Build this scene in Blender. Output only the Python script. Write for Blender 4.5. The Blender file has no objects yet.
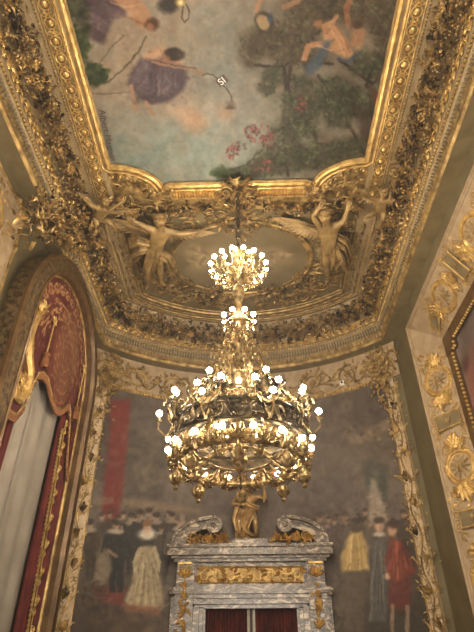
import bpy, bmesh, math, random
import numpy as np
from mathutils import Vector, Matrix
random.seed(7); RNG = np.random.default_rng(7)
SC = bpy.context.scene; COL = SC.collection
PI = math.pi
def lin(c): return tuple(((v/255)/12.92 if v/255 <= .04045 else ((v/255+.055)/1.055)**2.4) for v in c)

# ------------------------------------------------------------------ camera
FPX = 517.0; CAMX = 0.12; CAMZ = 1.6
Yc = Vector((18, -374, -517)).normalized()
Zc = Vector((-3, 716, -517)); Zc = (Zc - Yc*Zc.dot(Yc)).normalized()
Xc = Yc.cross(Zc)
RC = Matrix((Xc, Yc, Zc))
RCN = np.array(RC)
cam_d = bpy.data.cameras.new('camera'); cam = bpy.data.objects.new('camera', cam_d); COL.objects.link(cam)
cam_d.sensor_fit = 'VERTICAL'; cam_d.sensor_height = 24; cam_d.lens = FPX/632*24; cam_d.clip_start = .05
cam.matrix_world = Matrix.Translation((CAMX, 0, CAMZ)) @ RC.to_4x4()
SC.camera = cam
def proj(p):      # world points (n,3) -> photo pixels; used only to place brush strokes of the paintings
    c = (np.asarray(p) - np.array((CAMX, 0, CAMZ))) @ RCN
    return 237 + FPX*c[:, 0]/-c[:, 2], 316 - FPX*c[:, 1]/-c[:, 2]

# ------------------------------------------------------------------ materials
def nodes(name):
    m = bpy.data.materials.new(name); m.use_nodes = True
    nt = m.node_tree; b = nt.nodes['Principled BSDF']
    return m, nt, b
def mat(name, c1, c2=None, scale=6., metal=0., rough=.5, bump=0., bscale=40., detail=4., lo=.35, hi=.65, sheen=0.):
    m, nt, b = nodes(name)
    tc = nt.nodes.new('ShaderNodeTexCoord')
    b.inputs['Metallic'].default_value = metal; b.inputs['Roughness'].default_value = rough
    if sheen: b.inputs['Sheen Weight'].default_value = sheen
    c1 = (*lin(c1), 1); c2 = (*lin(c2), 1) if c2 else c1
    n = nt.nodes.new('ShaderNodeTexNoise'); n.inputs['Scale'].default_value = scale; n.inputs['Detail'].default_value = detail
    nt.links.new(tc.outputs['Object'], n.inputs['Vector'])
    r = nt.nodes.new('ShaderNodeValToRGB'); r.color_ramp.elements[0].position = lo; r.color_ramp.elements[1].position = hi
    r.color_ramp.elements[0].color = c1; r.color_ramp.elements[1].color = c2
    nt.links.new(n.outputs['Fac'], r.inputs['Fac']); nt.links.new(r.outputs['Color'], b.inputs['Base Color'])
    if bump:
        n2 = nt.nodes.new('ShaderNodeTexNoise'); n2.inputs['Scale'].default_value = bscale; n2.inputs['Detail'].default_value = 3
        nt.links.new(tc.outputs['Object'], n2.inputs['Vector'])
        bp = nt.nodes.new('ShaderNodeBump'); bp.inputs['Strength'].default_value = bump; bp.inputs['Distance'].default_value = .02
        nt.links.new(n2.outputs['Fac'], bp.inputs['Height']); nt.links.new(bp.outputs['Normal'], b.inputs['Normal'])
    return m
def mat_attr(name, rough=.6, bump=.15, sheen=0.):
    m, nt, b = nodes(name)
    a = nt.nodes.new('ShaderNodeAttribute'); a.attribute_name = 'paint'
    nt.links.new(a.outputs['Color'], b.inputs['Base Color']); b.inputs['Roughness'].default_value = rough
    if sheen: b.inputs['Sheen Weight'].default_value = sheen
    tc = nt.nodes.new('ShaderNodeTexCoord'); n2 = nt.nodes.new('ShaderNodeTexNoise'); n2.inputs['Scale'].default_value = 60
    nt.links.new(tc.outputs['Object'], n2.inputs['Vector'])
    bp = nt.nodes.new('ShaderNodeBump'); bp.inputs['Strength'].default_value = bump; bp.inputs['Distance'].default_value = .01
    nt.links.new(n2.outputs['Fac'], bp.inputs['Height']); nt.links.new(bp.outputs['Normal'], b.inputs['Normal'])
    return m
def mat_marble(name):
    m, nt, b = nodes(name)
    tc = nt.nodes.new('ShaderNodeTexCoord')
    n = nt.nodes.new('ShaderNodeTexNoise'); n.inputs['Scale'].default_value = 3.2; n.inputs['Detail'].default_value = 9; n.inputs['Distortion'].default_value = 2.2
    mp = nt.nodes.new('ShaderNodeMapping'); mp.inputs['Scale'].default_value = (1, 1, 2.2); mp.inputs['Rotation'].default_value = (0, .5, 0)
    nt.links.new(tc.outputs['Object'], mp.inputs['Vector']); nt.links.new(mp.outputs['Vector'], n.inputs['Vector'])
    r = nt.nodes.new('ShaderNodeValToRGB'); e = r.color_ramp.elements
    e[0].position = .33; e[0].color = (*lin((214, 196, 172)), 1); e[1].position = .62; e[1].color = (*lin((120, 104, 90)), 1)
    for p, c in ((.42, (190, 172, 150)), (.47, (54, 46, 44)), (.515, (176, 158, 138)), (.56, (60, 52, 48))):
        x = e.new(p); x.color = (*lin(c), 1)
    nt.links.new(n.outputs['Fac'], r.inputs['Fac']); nt.links.new(r.outputs['Color'], b.inputs['Base Color'])
    b.inputs['Roughness'].default_value = .28
    return m
def mat_emit(name, col, s):
    m, nt, b = nodes(name)
    b.inputs['Base Color'].default_value = (*lin((255, 250, 240)), 1)
    b.inputs['Emission Color'].default_value = (*col, 1); b.inputs['Emission Strength'].default_value = s
    return m
M = dict(
 gold=mat('bright gilding', (228, 192, 120), (176, 138, 78), 9, .58, .36, .25, 60),
 gold2=mat('aged gilding', (198, 164, 102), (124, 98, 56), 7, .5, .42, .4, 50),
 bronze=mat('dark gilded bronze', (112, 94, 66), (40, 33, 24), 10, .7, .36, .4, 60),
 garland=mat('garland gilding', (204, 166, 102), (58, 42, 22), 6, .6, .36, .3, 70, 4., .3, .62),
 chand=mat('chandelier gilt bronze', (204, 176, 124), (112, 90, 56), 16, .75, .34, .2, 80),
 plaster=mat('beige painted plaster', (164, 140, 102), (144, 122, 86), 5, 0, .62, .08, 30),
 plaster2=mat('dull olive plaster', (128, 112, 78), (108, 92, 60), 4, 0, .55, .12, 26),
 pier=mat('olive grey painted wall', (112, 100, 70), (98, 86, 58), 3, 0, .5, .06, 20),
 border=mat('pale pinkish border plaster', (176, 152, 120), (156, 132, 100), 7, 0, .55, .2, 60),
 strip=mat('pale cream pilaster paint', (206, 182, 150), (188, 164, 132), 8, 0, .55, .1, 40),
 stucco=mat('tan stucco sculpture', (170, 140, 90), (124, 98, 56), 6, .12, .5, .12, 30),
 statue=mat('brown gilt statue', (214, 182, 128), (136, 106, 66), 5, .5, .36, .1, 30),
 brown=mat('brown arch frame', (116, 92, 56), (54, 38, 20), 16, .3, .42, .9, 38),
 brown2=mat('dark brown moulding', (112, 84, 50), (84, 60, 34), 5, .3, .35, .1, 40),
 red=mat('crimson velvet', (108, 34, 26), (80, 22, 16), 4, 0, .8, .1, 60),
 red2=mat('deep red door curtain', (98, 34, 28), (66, 20, 18), 5, 0, .85, .1, 60),
 fringe=mat('red and gold fringe', (158, 108, 58), (92, 34, 22), 60, .1, .6),
 blind=mat('grey white blind cloth', (168, 158, 144), (150, 140, 126), 2.2, 0, .8, .05, 20),
 floor=mat('brown parquet', (120, 84, 50), (84, 56, 32), 5, 0, .35),
 dark=mat('dark brown plaster', (70, 58, 40), (54, 44, 30), 5, 0, .7),  # mottled dark brown for the window backing and the door meeting strip
 black=mat('black plastic', (20, 20, 22)), white=mat('white plastic', (232, 228, 220)),
 ink=mat('dark signature paint', (78, 62, 58)),
 postpaint=mat('grey door post', (176, 166, 152), (140, 130, 118), 6),
 marble=mat_marble('grey veined marble'),
 paint=mat_attr('oil painting', .62, .12), damask=mat_attr('damask velvet', .75, .2),
)
M['bulb'] = mat_emit('lit frosted bulb', (1, .87, .68), 160.)

# ------------------------------------------------------------------ object helpers
def empty(name, loc, label=None, cat=None, group=None):
    o = bpy.data.objects.new(name, None); COL.objects.link(o); o.location = loc; o.empty_display_size = .1
    if label: o['label'] = label; o['category'] = cat
    if group: o['group'] = group
    return o
def tag(o, label, cat, group=None):
    o['label'] = label; o['category'] = cat
    if group: o['group'] = group
    return o
class MB:
    def __init__(s): s.v = []; s.f = []; s.n = 0
    def add(s, V, F, Mx=None):
        V = np.asarray(V, float)
        if Mx is not None:
            Mx = np.array(Mx); V = V @ Mx[:3, :3].T + Mx[:3, 3]
        n = s.n; s.v.append(V); s.f.extend([[i+n for i in f] for f in F]); s.n += len(V)
        return s
    def warp(s, fn):
        s.v = [fn(np.concatenate(s.v))]; return s
    def build(s, name, m, parent=None, smooth=.7, kind=None):
        V = np.concatenate(s.v); me = bpy.data.meshes.new(name)
        if parent is not None: V = V - np.array(parent.matrix_basis.translation if parent.parent is None else (parent.parent.matrix_basis.translation + parent.matrix_basis.translation))
        me.from_pydata(V.tolist(), [], s.f); me.update()
        if smooth:
            me.polygons.foreach_set('use_smooth', [True]*len(me.polygons)); me.set_sharp_from_angle(angle=smooth)
        me.materials.append(m)
        o = bpy.data.objects.new(name, me); COL.objects.link(o)
        if parent is not None: o.parent = parent
        if kind: o['kind'] = kind
        return o
def fr(o, u, v, n, s=1.):           # frame matrix: columns U,V,N scaled
    u = Vector(u).normalized(); v = Vector(v).normalized(); n = Vector(n).normalized()
    return np.array([[u[i]*s, v[i]*s, n[i]*s, o[i]] for i in range(3)] + [[0, 0, 0, 1]])
def rz(a, s=1., x=0, y=0, z=0, sz=None):
    c, q = math.cos(a)*s, math.sin(a)*s
    return np.array([[c, -q, 0, x], [q, c, 0, y], [0, 0, s if sz is None else sz, z], [0, 0, 0, 1]], float)
def grid_faces(a, b, closed=False):
    F = []
    for i in range(a-1):
        for j in range(b-(0 if closed else 1)):
            k = (j+1) % b
            F.append([i*b+j, i*b+k, (i+1)*b+k, (i+1)*b+j])
    return F
def box(x0, x1, y0, y1, z0, z1):
    V = [(x, y, z) for x in (x0, x1) for y in (y0, y1) for z in (z0, z1)]
    return V, [[0, 1, 3, 2], [4, 6, 7, 5], [0, 4, 5, 1], [2, 3, 7, 6], [0, 2, 6, 4], [1, 5, 7, 3]]
def sphere(r=1., a=10, b=6, sx=1, sy=1, sz=1):
    V = []; 
    for i in range(b+1):
        t = PI*i/b
        for j in range(a):
            p = 2*PI*j/a
            V.append((r*sx*math.sin(t)*math.cos(p), r*sy*math.sin(t)*math.sin(p), r*sz*math.cos(t)))
    return V, grid_faces(b+1, a, True)
def lathe(prof, a=20):
    V = [(r*math.cos(2*PI*j/a), r*math.sin(2*PI*j/a), z) for r, z in prof for j in range(a)]
    return V, grid_faces(len(prof), a, True)
def tube(pts, rad, sides=6, closed=False, cap=True):
    P = np.asarray(pts, float); n = len(P)
    rad = np.broadcast_to(np.asarray(rad, float), (n,)) if np.ndim(rad) else np.full(n, rad)
    if closed: T = np.roll(P, -1, 0) - np.roll(P, 1, 0)
    else: T = np.gradient(P, axis=0)
    T /= np.linalg.norm(T, axis=1)[:, None] + 1e-9
    up = np.array((0, 0, 1.)) if abs(T[0][2]) < .9 else np.array((1., 0, 0))
    V = []; u = np.cross(T[0], up); u /= np.linalg.norm(u)
    for i in range(n):
        u = u - T[i]*(u @ T[i]); u /= np.linalg.norm(u) + 1e-9; w = np.cross(T[i], u)
        for j in range(sides):
            a = 2*PI*j/sides; V.append(P[i] + rad[i]*(math.cos(a)*u + math.sin(a)*w))
    F = grid_faces(n, sides, True)
    if closed: F += [[(n-1)*sides+j, (n-1)*sides+(j+1) % sides, (j+1) % sides, j] for j in range(sides)]
    elif cap: F += [list(range(sides))[::-1], [(n-1)*sides+j for j in range(sides)]]
    return V, F
def leaf(L=1., W=.5, curl=.3, lobes=3, rows=7):     # acanthus leaf lying along +Y, bulging +Z
    V = []
    for i in range(rows):
        t = i/(rows-1); w = W*.5*(math.sin(PI*min(1, .12+t*.88)))**.8*(1 + .3*math.cos(lobes*2*PI*t))
        z = curl*L*(math.sin(t*PI*.75)*.7) - curl*L*.25*t*t
        V += [(-w, t*L-.06*L*abs(math.cos(lobes*PI*t)), z-.3*w), (-w*.5, t*L, z+.06*L), (0, t*L, z-.02*L), (w*.5, t*L, z+.06*L), (w, t*L-.06*L*abs(math.cos(lobes*PI*t)), z-.3*w)]
    return V, grid_faces(rows, 5)
def spiral(R=1., turns=1.5, r0=.12, r1=.05, n=26, bulge=.15, hand=1, end=.15, a0=0., sides=6, tail=0.):
    P = []; 
    if tail:
        for k in range(5): 
            t = 1-k/5; P.append((R*math.cos(a0)+tail*R*t*.3, R*math.sin(a0) - hand*tail*R*t, 0))
    for i in range(n):
        t = i/(n-1); r = R*(1-t)**.9 + R*end*t; a = a0 + hand*turns*2*PI*t
        P.append((r*math.cos(a), r*math.sin(a), bulge*R*t))
    rad = np.linspace(r0*R, r1*R, len(P)); V, F = tube(P, rad, sides)
    S = sphere(R*end*.9, 8, 5); n0 = len(V); V = list(V) + [(x, y, z+bulge*R) for x, y, z in S[0]]
    return V, F + [[i+n0 for i in f] for f in S[1]]
def rosette(R=1., n=6):
    b = MB()
    for k in range(n): b.add(*leaf(R, R*.8, .35, 1, 4), rz(2*PI*k/n))
    b.add(*sphere(R*.3, 8, 5), rz(0, 1, 0, 0, .12*R)); return np.concatenate(b.v), b.f
def ringtor(rx, ry, r, n=24, sides=6):
    return tube([(rx*math.cos(2*PI*k/n), ry*math.sin(2*PI*k/n), 0) for k in range(n)], r, sides, closed=True)
LEAF = leaf(); LEAFS = leaf(1, .5, .35, 3, 5); LEAFT = leaf(1, .42, .4, 2, 4); SPH = sphere(1, 8, 5); SPHT = sphere(1, 6, 4); ROS = rosette(); SPI = spiral(); SPIM = spiral(hand=-1)
def rotrand(s=1., tilt=.8):
    n = Vector((random.gauss(0, tilt), random.gauss(0, tilt), 1)).normalized()
    a = random.uniform(0, 2*PI); u = Vector((math.cos(a), math.sin(a), 0)); u = (u - n*u.dot(n)).normalized()
    return n, u, n.cross(u)
def acanthus(n=5, L=1., spread=2.2, jit=.1):        # fan of leaves opening to +Y
    b = MB()
    for k in range(n):
        a = (k/(n-1)-.5)*spread if n > 1 else 0
        b.add(*LEAF, rz(a + random.gauss(0, jit), L*(1-.35*abs(a)/max(spread, .1)) , 0, 0, .02*L*(n-k)))
    return np.concatenate(b.v), b.f

# ------------------------------------------------------------------ the plan of the room: straight sides and a shallow curved end
HW, RW, CY, Y0 = 3.05, 4.25, 5.88, -4.2
def kink(d): return math.asin((HW-d)/(RW-d))
def path(d, ns=16, na=56):          # (points, tangents, inward normals) from right side over the curved end to the left side
    k = kink(d); R = RW-d; yk = CY + R*math.cos(k); P = []; T = []; N = []
    for i in range(ns): P.append((HW-d, Y0+(yk-Y0)*i/(ns-1))); T.append((0, 1)); N.append((-1, 0))
    for i in range(na):
        a = k - 2*k*i/(na-1); P.append((R*math.sin(a), CY+R*math.cos(a))); T.append((-math.cos(a), math.sin(a))); N.append((-math.sin(a), -math.cos(a)))
    for i in range(ns): P.append((-HW+d, yk+(Y0-yk)*i/(ns-1))); T.append((0, -1)); N.append((1, 0))
    return P, T, N
def sweep(prof, mb=None, sel=None):
    mb = mb or MB(); rows = []
    for d, z in prof: rows += [(x, y, z) for x, y in path(d)[0]]
    n = len(path(0)[0]); mb.add(rows, grid_faces(len(prof), n)); return mb
def along(d, z, step, sides='RAL', ymin=1.2):   # positions spaced along the room at inset d
    k = kink(d); R = RW-d; yk = CY + R*math.cos(k); out = []
    if 'R' in sides:
        n = int((yk-ymin)/step)
        for i in range(n): out.append(((HW-d, yk-(i+.5)*step, z), (0, 1, 0), (-1, 0, 0)))
    if 'A' in sides:
        n = max(1, round(2*k*R/step))
        for i in range(n):
            a = k - 2*k*(i+.5)/n; out.append(((R*math.sin(a), CY+R*math.cos(a), z), (-math.cos(a), math.sin(a), 0), (-math.sin(a), -math.cos(a), 0)))
    if 'L' in sides:
        n = int((yk-ymin)/step)
        for i in range(n): out.append(((-HW+d, yk-(i+.5)*step, z), (0, -1, 0), (1, 0, 0)))
    return out
def arcpt(x, d=0.):                 # point of the curved wall at this x
    R = RW-d; a = math.asin(x/R); return Vector((x, CY+R*math.cos(a), 0)), Vector((math.cos(a), -math.sin(a), 0)), Vector((-math.sin(a), -math.cos(a), 0))
def arcwarp(d=0.):                  # (u, v, h) -> on the curved wall: u arc length from the middle, v height, h out of the wall
    def fn(V):
        R = RW - d - V[:, 2]; a = V[:, 0]/(RW-d)
        return np.stack((R*np.sin(a), CY + R*np.cos(a), V[:, 1]), 1)
    return fn
DN = (0, 0, -1)
# ------------------------------------------------------------------ shell
def st(mb, name, m, parent=None, smooth=.7):
    o = mb.build(name, m, parent, smooth)
    if parent is None: o['kind'] = 'structure'
    return o
YK = CY + RW*math.cos(kink(0)); ZT = 7.28
st(MB().add(*box(-HW-.3, HW+.6, Y0-.3, 10.6, -.1, 0)), 'floor', M['floor'], None, 0)
st(MB().add(*box(HW, HW+.6, 7.97, YK+.05, 0, 8.6)).add(*box(HW, HW+.6, Y0-.3, 7.97, 7.02, 8.6)).add(*box(HW+.44, HW+.6, Y0-.3, 7.97, 0, 7.02)), 'wall_right', M['pier'], None, 0)
st(MB().add(*box(-HW-.25, -HW, Y0-.3, YK+.05, 0, 8.6)), 'wall_left', M['pier'], None, 0)
st(MB().add(*box(-HW-.3, HW+.6, Y0-.25, Y0, 0, 8.6)), 'wall_back', M['border'], None, 0)
mb = MB(); nn = 60; k0 = kink(0)
rows = []
for R, z in ((RW, 0), (RW, 8.5), (RW+.25, 8.5), (RW+.25, 0)):
    rows += [(R*math.sin(k0-2*k0*i/nn), CY+R*math.cos(k0-2*k0*i/nn), z) for i in range(nn+1)]
mb.add(rows, grid_faces(4, nn+1)); st(mb, 'wall_end', M['pier'])
# ceiling slab following the curved end
pl = [(x, y, 8.40) for x, y in path(-.05)[0]]; n = len(pl)
mb = MB(); mb.add(pl + [(x, y, 8.5) for x, y, z in pl], [list(range(n)), list(range(n, 2*n))[::-1]] + [[i, (i+1) % n, (i+1) % n+n, i+n] for i in range(n)])
st(mb, 'ceiling', M['plaster'], None, 0)

# ------------------------------------------------------------------ cornice
cor = st(sweep([(0, 7.285), (.22, 7.285), (.24, 7.30), (.24, 7.38), (.225, 7.40), (.20, 7.46), (.22, 7.52), (.19, 7.54), (.15, 7.57), (.145, 7.62), (.17, 7.66), (.22, 7.68), (.24, 7.70),
            (.25, 7.745), (.29, 7.75), (.31, 7.83), (.32, 7.84), (.34, 7.93), (.38, 8.06), (.45, 8.19), (.55, 8.28), (.56, 8.305), (.645, 8.305), (.66, 8.29), (.68, 8.305), (.96, 8.305), (.97, 8.40)]), 'trim_1', M['plaster'], None, .5)
st(sweep([(-.02, 7.286), (.235, 7.282), (.235, 7.275), (-.02, 7.275)]), 'soffit', M['plaster2'], cor)
g = sweep([(.235, 7.28), (.265, 7.30), (.275, 7.33), (.265, 7.365), (.235, 7.38)]); 
st(g, 'lip_moulding', M['gold2'], cor)
mb = MB()
for p, t, nn_ in along(.215, 7.45, .085):
    mb.add(*LEAFT, fr((p[0]-nn_[0]*-.01, p[1]-nn_[1]*-.01, 7.385), t, (nn_[0]*.1, nn_[1]*.1, 1), nn_, 1.) @ np.diag((.15, .13, .10, 1)))
st(mb, 'leaf_band', M['gold2'], cor)
mb = MB()
for p, t, nn_ in along(.18, 7.6, .06):
    mb.add(*tube([(0, -.075, .02), (0, -.03, -.012), (0, .02, -.012), (0, .07, .035)], .016, 5), fr((p[0], p[1], 7.605), t, (0, 0, 1), nn_))
st(mb, 'rib_band', M['plaster2'], cor)
mb = MB()
for p, t, nn_ in along(.262, 7.715, .058): mb.add(*SPHT, fr(p, t, (0, 0, 1), nn_, .022))
st(mb, 'bead_row', M['gold'], cor)
mb = MB()
for p, t, nn_ in along(.315, 7.79, .15):
    mb.add(*SPH, fr(p, t, (0, 0, 1), nn_) @ np.diag((.036, .044, .03, 1)))
    mb.add(*ringtor(.052, .052, .012, 10, 4), fr(p, t, (0, 0, 1), nn_))
    for s in (-1, 1): mb.add(*LEAFT, fr(p, t, (0, 0, 1), nn_) @ rz(s*PI/2, .08, s*-.035, 0, .01))
st(mb, 'egg_band', M['gold'], cor)
g = sweep([(.325, 7.84), (.345, 7.845), (.35, 7.87), (.335, 7.885)]); st(g, 'fillet', M['gold'], cor)
mb = MB()
for p, t, nn_ in along(.66, 8.285, .047): mb.add(*SPHT, fr(p, t, nn_, DN, .017))
st(mb, 'inner_bead_row', M['gold'], cor)

# medallion bands on the flat margin along the two sides
for s, nm in ((1, 'right'), (-1, 'left')):
    b = MB(); b.add(*box(*sorted((s*(HW-.70), s*(HW-.90))), -3.5, 5.95, 8.285, 8.31)); tb = st(b, 'trim_2' if s > 0 else 'trim_3', M['plaster2'], None, 0)
    mb = MB(); md = MB()
    y = 5.85; x = s*(HW-.80)
    while y > .8:
        mb.add(*ringtor(.068, .068, .013, 18, 5), fr((x, y, 8.28), (1, 0, 0), (0, 1, 0), DN))
        mb.add(*SPH, fr((x, y, 8.285), (1, 0, 0), (0, 1, 0), DN) @ np.diag((.046, .046, .035, 1)))
        for q in (-1, 1):
            mb.add(*spiral(.035, 1.1, .3, .16, 9), fr((x+q*.045, y-.11, 8.28), (q, 0, 0), (0, 1, 0), DN))
            mb.add(*LEAFT, fr((x+q*.02, y-.11, 8.28), (q, .3, 0), (q*.2, 1, 0), DN, .08))
            mb.add(*LEAFT, fr((x+q*.02, y-.11, 8.28), (q, -.3, 0), (q*.2, -1, 0), DN, .08))
        mb.add(*SPHT, fr((x, y-.11, 8.28), (1, 0, 0), (0, 1, 0), DN, .022))
        y -= .22
    for q in (-.092, .092): mb.add(*tube([(x+q, -3.4, 8.28), (x+q, 5.95, 8.28)], .011, 5))
    st(mb, 'medallion_band', M['gold'], tb)

# ornament band of the end panel, following the curve, and its inner gilt moulding
mb = MB()
for p, t, nn_ in along(.83, 8.29, .2, 'RAL', 6.35):
    F = fr(p, t, nn_, DN)
    mb.add(*SPHT, F @ np.diag((.05, .03, .03, 1)))
    mb.add(*LEAFT, F @ rz(0, .1, 0, .02, 0)); mb.add(*LEAFT, F @ rz(1.3, .09, 0, 0, 0)); mb.add(*LEAFT, F @ rz(-1.3, .09, 0, 0, 0))
b = MB()
for d, z, r in ((.735, 8.285, .014), (.95, 8.27, .03), (1.02, 8.29, .016)):
    P = [(x, y, z) for x, y in path(d)[0] if y > 6.1]; b.add(*tube(P, r, 6))
tp = st(b, 'trim_4', M['gold2']); st(mb, 'ornament_band', M['gold2'], tp)
# field of the end panel (behind the figures)
P = [(x, y) for x, y in path(.96)[0] if y > 5.6]
n = len(P); mb = MB(); mb.add([(x, y, 8.33) for x, y in P], [list(range(n))]); st(mb, 'trim_5', M['plaster2'], None, 0)

# ------------------------------------------------------------------ garland in the cove
def garland(sides, name, label, seed):
    random.seed(seed); mb = MB()
    for p, t, nn_ in along(.42, 8.03, .012, sides, 1.0):
        p = Vector(p); T = Vector(t); I = Vector(nn_); Sl = (I*.5 + Vector((0, 0, .85))).normalized(); O = (I*.85 - Vector((0, 0, .5))).normalized()
        ph = p.dot(T)
        amp = .6 + .4*abs(math.sin(ph*2.1))
        for _ in range(4):
            q = random.gauss(0, .135)*1.0; q = max(-.25, min(.27, q))
            h = .02 + .17*amp*math.exp(-(q/.16)**2)*random.random()**.6
            n, u, w = rotrand(1, .75)
            nw = (O*n.z + T*n.x + Sl*n.y); uw = (O*u.z + T*u.x + Sl*u.y); vw = nw.cross(uw)
            c = p + Sl*q + O*h + T*random.uniform(-.02, .02)
            s = random.uniform(.045, .105)
            mb.add(*(LEAFS if random.random() < .6 else LEAFT), fr(c, uw, vw, nw, s))
            if random.random() < .13: mb.add(*SPHT, fr(c + O*.02, uw, vw, nw, random.uniform(.02, .036)))
        if random.random() < .035:
            mb.add(*ROS, fr(p + Sl*random.uniform(-.12, .12) + O*(.12+.08*amp), T, Sl, O, .075))
    # core so that no plain plaster shows through the middle
    o = mb.build(name, M['garland'], None, .9); tag(o, label, 'garland')
garland('R', 'leaf_garland', 'dark gilded leaf and fruit garland along the right hand cove of the ceiling', 3)
garland('A', 'leaf_garland', 'dark gilded leaf garland curving round the end wall behind the chandelier', 4)
garland('L', 'leaf_garland', 'dark gilded leaf and fruit garland along the left hand cove above the arched window', 5)
# ------------------------------------------------------------------ a small paint box: brush strokes on a canvas, later stored as vertex colours
class Canvas:
    def __init__(s, x0, y0, x1, y1, k, base):
        s.x0, s.y0, s.k = x0, y0, k; s.w = int((x1-x0)*k); s.h = int((y1-y0)*k)
        s.a = np.ones((s.h, s.w, 3))*np.array(base, float)
        s.rng = np.random.default_rng(11)
    def _win(s, xa, xb, ya, yb):
        i0 = max(0, int((ya-s.y0)*s.k)); i1 = min(s.h, int((yb-s.y0)*s.k)+2); j0 = max(0, int((xa-s.x0)*s.k)); j1 = min(s.w, int((xb-s.x0)*s.k)+2)
        if i1 <= i0 or j1 <= j0: return None
        Y, X = np.mgrid[i0:i1, j0:j1]; return i0, i1, j0, j1, X/s.k+s.x0, Y/s.k+s.y0
    def _mix(s, w, m, col):
        i0, i1, j0, j1 = w[:4]; v = s.a[i0:i1, j0:j1]; v += (np.array(col, float)-v)*m[..., None]
    def ell(s, cx, cy, rx, ry, col, a=1., rot=0., soft=.35):
        R = max(rx, ry)*(1+soft); w = s._win(cx-R, cx+R, cy-R, cy+R)
        if w is None: return
        X, Y = w[4]-cx, w[5]-cy; c, q = math.cos(rot), math.sin(rot)
        d = np.sqrt(((X*c+Y*q)/rx)**2 + ((-X*q+Y*c)/ry)**2)
        s._mix(w, np.clip((1+soft-d)/(2*soft+1e-6), 0, 1)*a, col)
    def poly(s, pts, col, a=1., soft=1.):
        P = np.array(pts, float); w = s._win(P[:, 0].min()-soft, P[:, 0].max()+soft, P[:, 1].min()-soft, P[:, 1].max()+soft)
        if w is None: return
        X, Y = w[4], w[5]; ins = np.zeros(X.shape, bool); dm = np.full(X.shape, 1e9)
        for i in range(len(P)):
            (ax, ay), (bx, by) = P[i], P[(i+1) % len(P)]
            with np.errstate(divide='ignore', invalid='ignore'):
                ins ^= ((ay > Y) != (by > Y)) & (X < (bx-ax)*(Y-ay)/(by-ay+1e-12)+ax)
            L = (bx-ax)**2+(by-ay)**2+1e-9; t = np.clip(((X-ax)*(bx-ax)+(Y-ay)*(by-ay))/L, 0, 1)
            dm = np.minimum(dm, np.hypot(X-ax-t*(bx-ax), Y-ay-t*(by-ay)))
        s._mix(w, np.clip(.5+np.where(ins, dm, -dm)/(2*soft), 0, 1)*a, col)
    def line(s, pts, wd, col, a=1.):
        P = np.array(pts, float); w = s._win(P[:, 0].min()-wd-1, P[:, 0].max()+wd+1, P[:, 1].min()-wd-1, P[:, 1].max()+wd+1)
        if w is None: return
        X, Y = w[4], w[5]; dm = np.full(X.shape, 1e9)
        for i in range(len(P)-1):
            (ax, ay), (bx, by) = P[i], P[i+1]; L = (bx-ax)**2+(by-ay)**2+1e-9; t = np.clip(((X-ax)*(bx-ax)+(Y-ay)*(by-ay))/L, 0, 1)
            dm = np.minimum(dm, np.hypot(X-ax-t*(bx-ax), Y-ay-t*(by-ay)))
        s._mix(w, np.clip(wd/2+.5-dm, 0, 1)*a, col)
    def dabs(s, n, cx, cy, rx, ry, cols, size=(1, 3), a=.7, rot=None, asp=.5):
        for _ in range(n):
            t = s.rng.uniform(0, 2*PI); r = s.rng.uniform()**.5
            c = cols[s.rng.integers(len(cols))]; z = s.rng.uniform(*size)
            s.ell(cx+rx*r*math.cos(t), cy+ry*r*math.sin(t), z, z*asp, np.array(c)+s.rng.normal(0, 7), a*s.rng.uniform(.6, 1), s.rng.uniform(0, PI) if rot is None else rot, .5)
    def noise(s, scale, amp, octv=4):
        H, W = s.h, s.w; out = np.zeros((H, W)); f = scale*s.k; am = 1
        for o in range(octv):
            gh, gw = int(H/f)+3, int(W/f)+3; g = s.rng.normal(size=(gh, gw)); yy = np.arange(H)/f; xx = np.arange(W)/f
            iy = yy.astype(int); ix = xx.astype(int); ty = yy-iy; tx = xx-ix; ty = (ty*ty*(3-2*ty))[:, None]; tx = (tx*tx*(3-2*tx))[None]
            out += am*((g[iy][:, ix]*(1-tx)+g[iy][:, ix+1]*tx)*(1-ty)+(g[iy+1][:, ix]*(1-tx)+g[iy+1][:, ix+1]*tx)*ty)
            am *= .55; f /= 2
            if f < 1.2: break
        return out*amp
    def blur(s, n=1):
        for _ in range(n):
            p = np.pad(s.a, ((1, 1), (1, 1), (0, 0)), 'edge'); s.a = (p[:-2, 1:-1]+p[2:, 1:-1]+p[1:-1, :-2]+p[1:-1, 2:]+2*p[1:-1, 1:-1])/6
    def wobble(s, scale, amp):       # loosen the drawing like brushwork
        dx = s.noise(scale, amp*s.k*.6); dy = s.noise(scale, amp*s.k*.6); I, J = np.mgrid[0:s.h, 0:s.w]
        s.a = s.a[np.clip(I+dy, 0, s.h-1).astype(int), np.clip(J+dx, 0, s.w-1).astype(int)]
    def sample(s, X, Y):
        x = np.clip((X-s.x0)*s.k, 0, s.w-1.001); y = np.clip((Y-s.y0)*s.k, 0, s.h-1.001); i = y.astype(int); j = x.astype(int); ty = (y-i)[:, None]; tx = (x-j)[:, None]
        A = np.clip(s.a, 0, 255); c = (A[i, j]*(1-tx)+A[i, np.minimum(j+1, s.w-1)]*tx)*(1-ty)+(A[np.minimum(i+1, s.h-1), j]*(1-tx)+A[np.minimum(i+1, s.h-1), np.minimum(j+1, s.w-1)]*tx)*ty
        c = c/255; return np.where(c <= .04045, c/12.92, ((c+.055)/1.055)**2.4)
def painted(name, V, F, cols, m, parent=None):
    o = MB().add(V, F).build(name, m, parent, 0)
    at = o.data.color_attributes.new('paint', 'FLOAT_COLOR', 'POINT')
    at.data.foreach_set('color', np.concatenate((cols, np.ones((len(cols), 1))), 1).ravel()); return o
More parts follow.
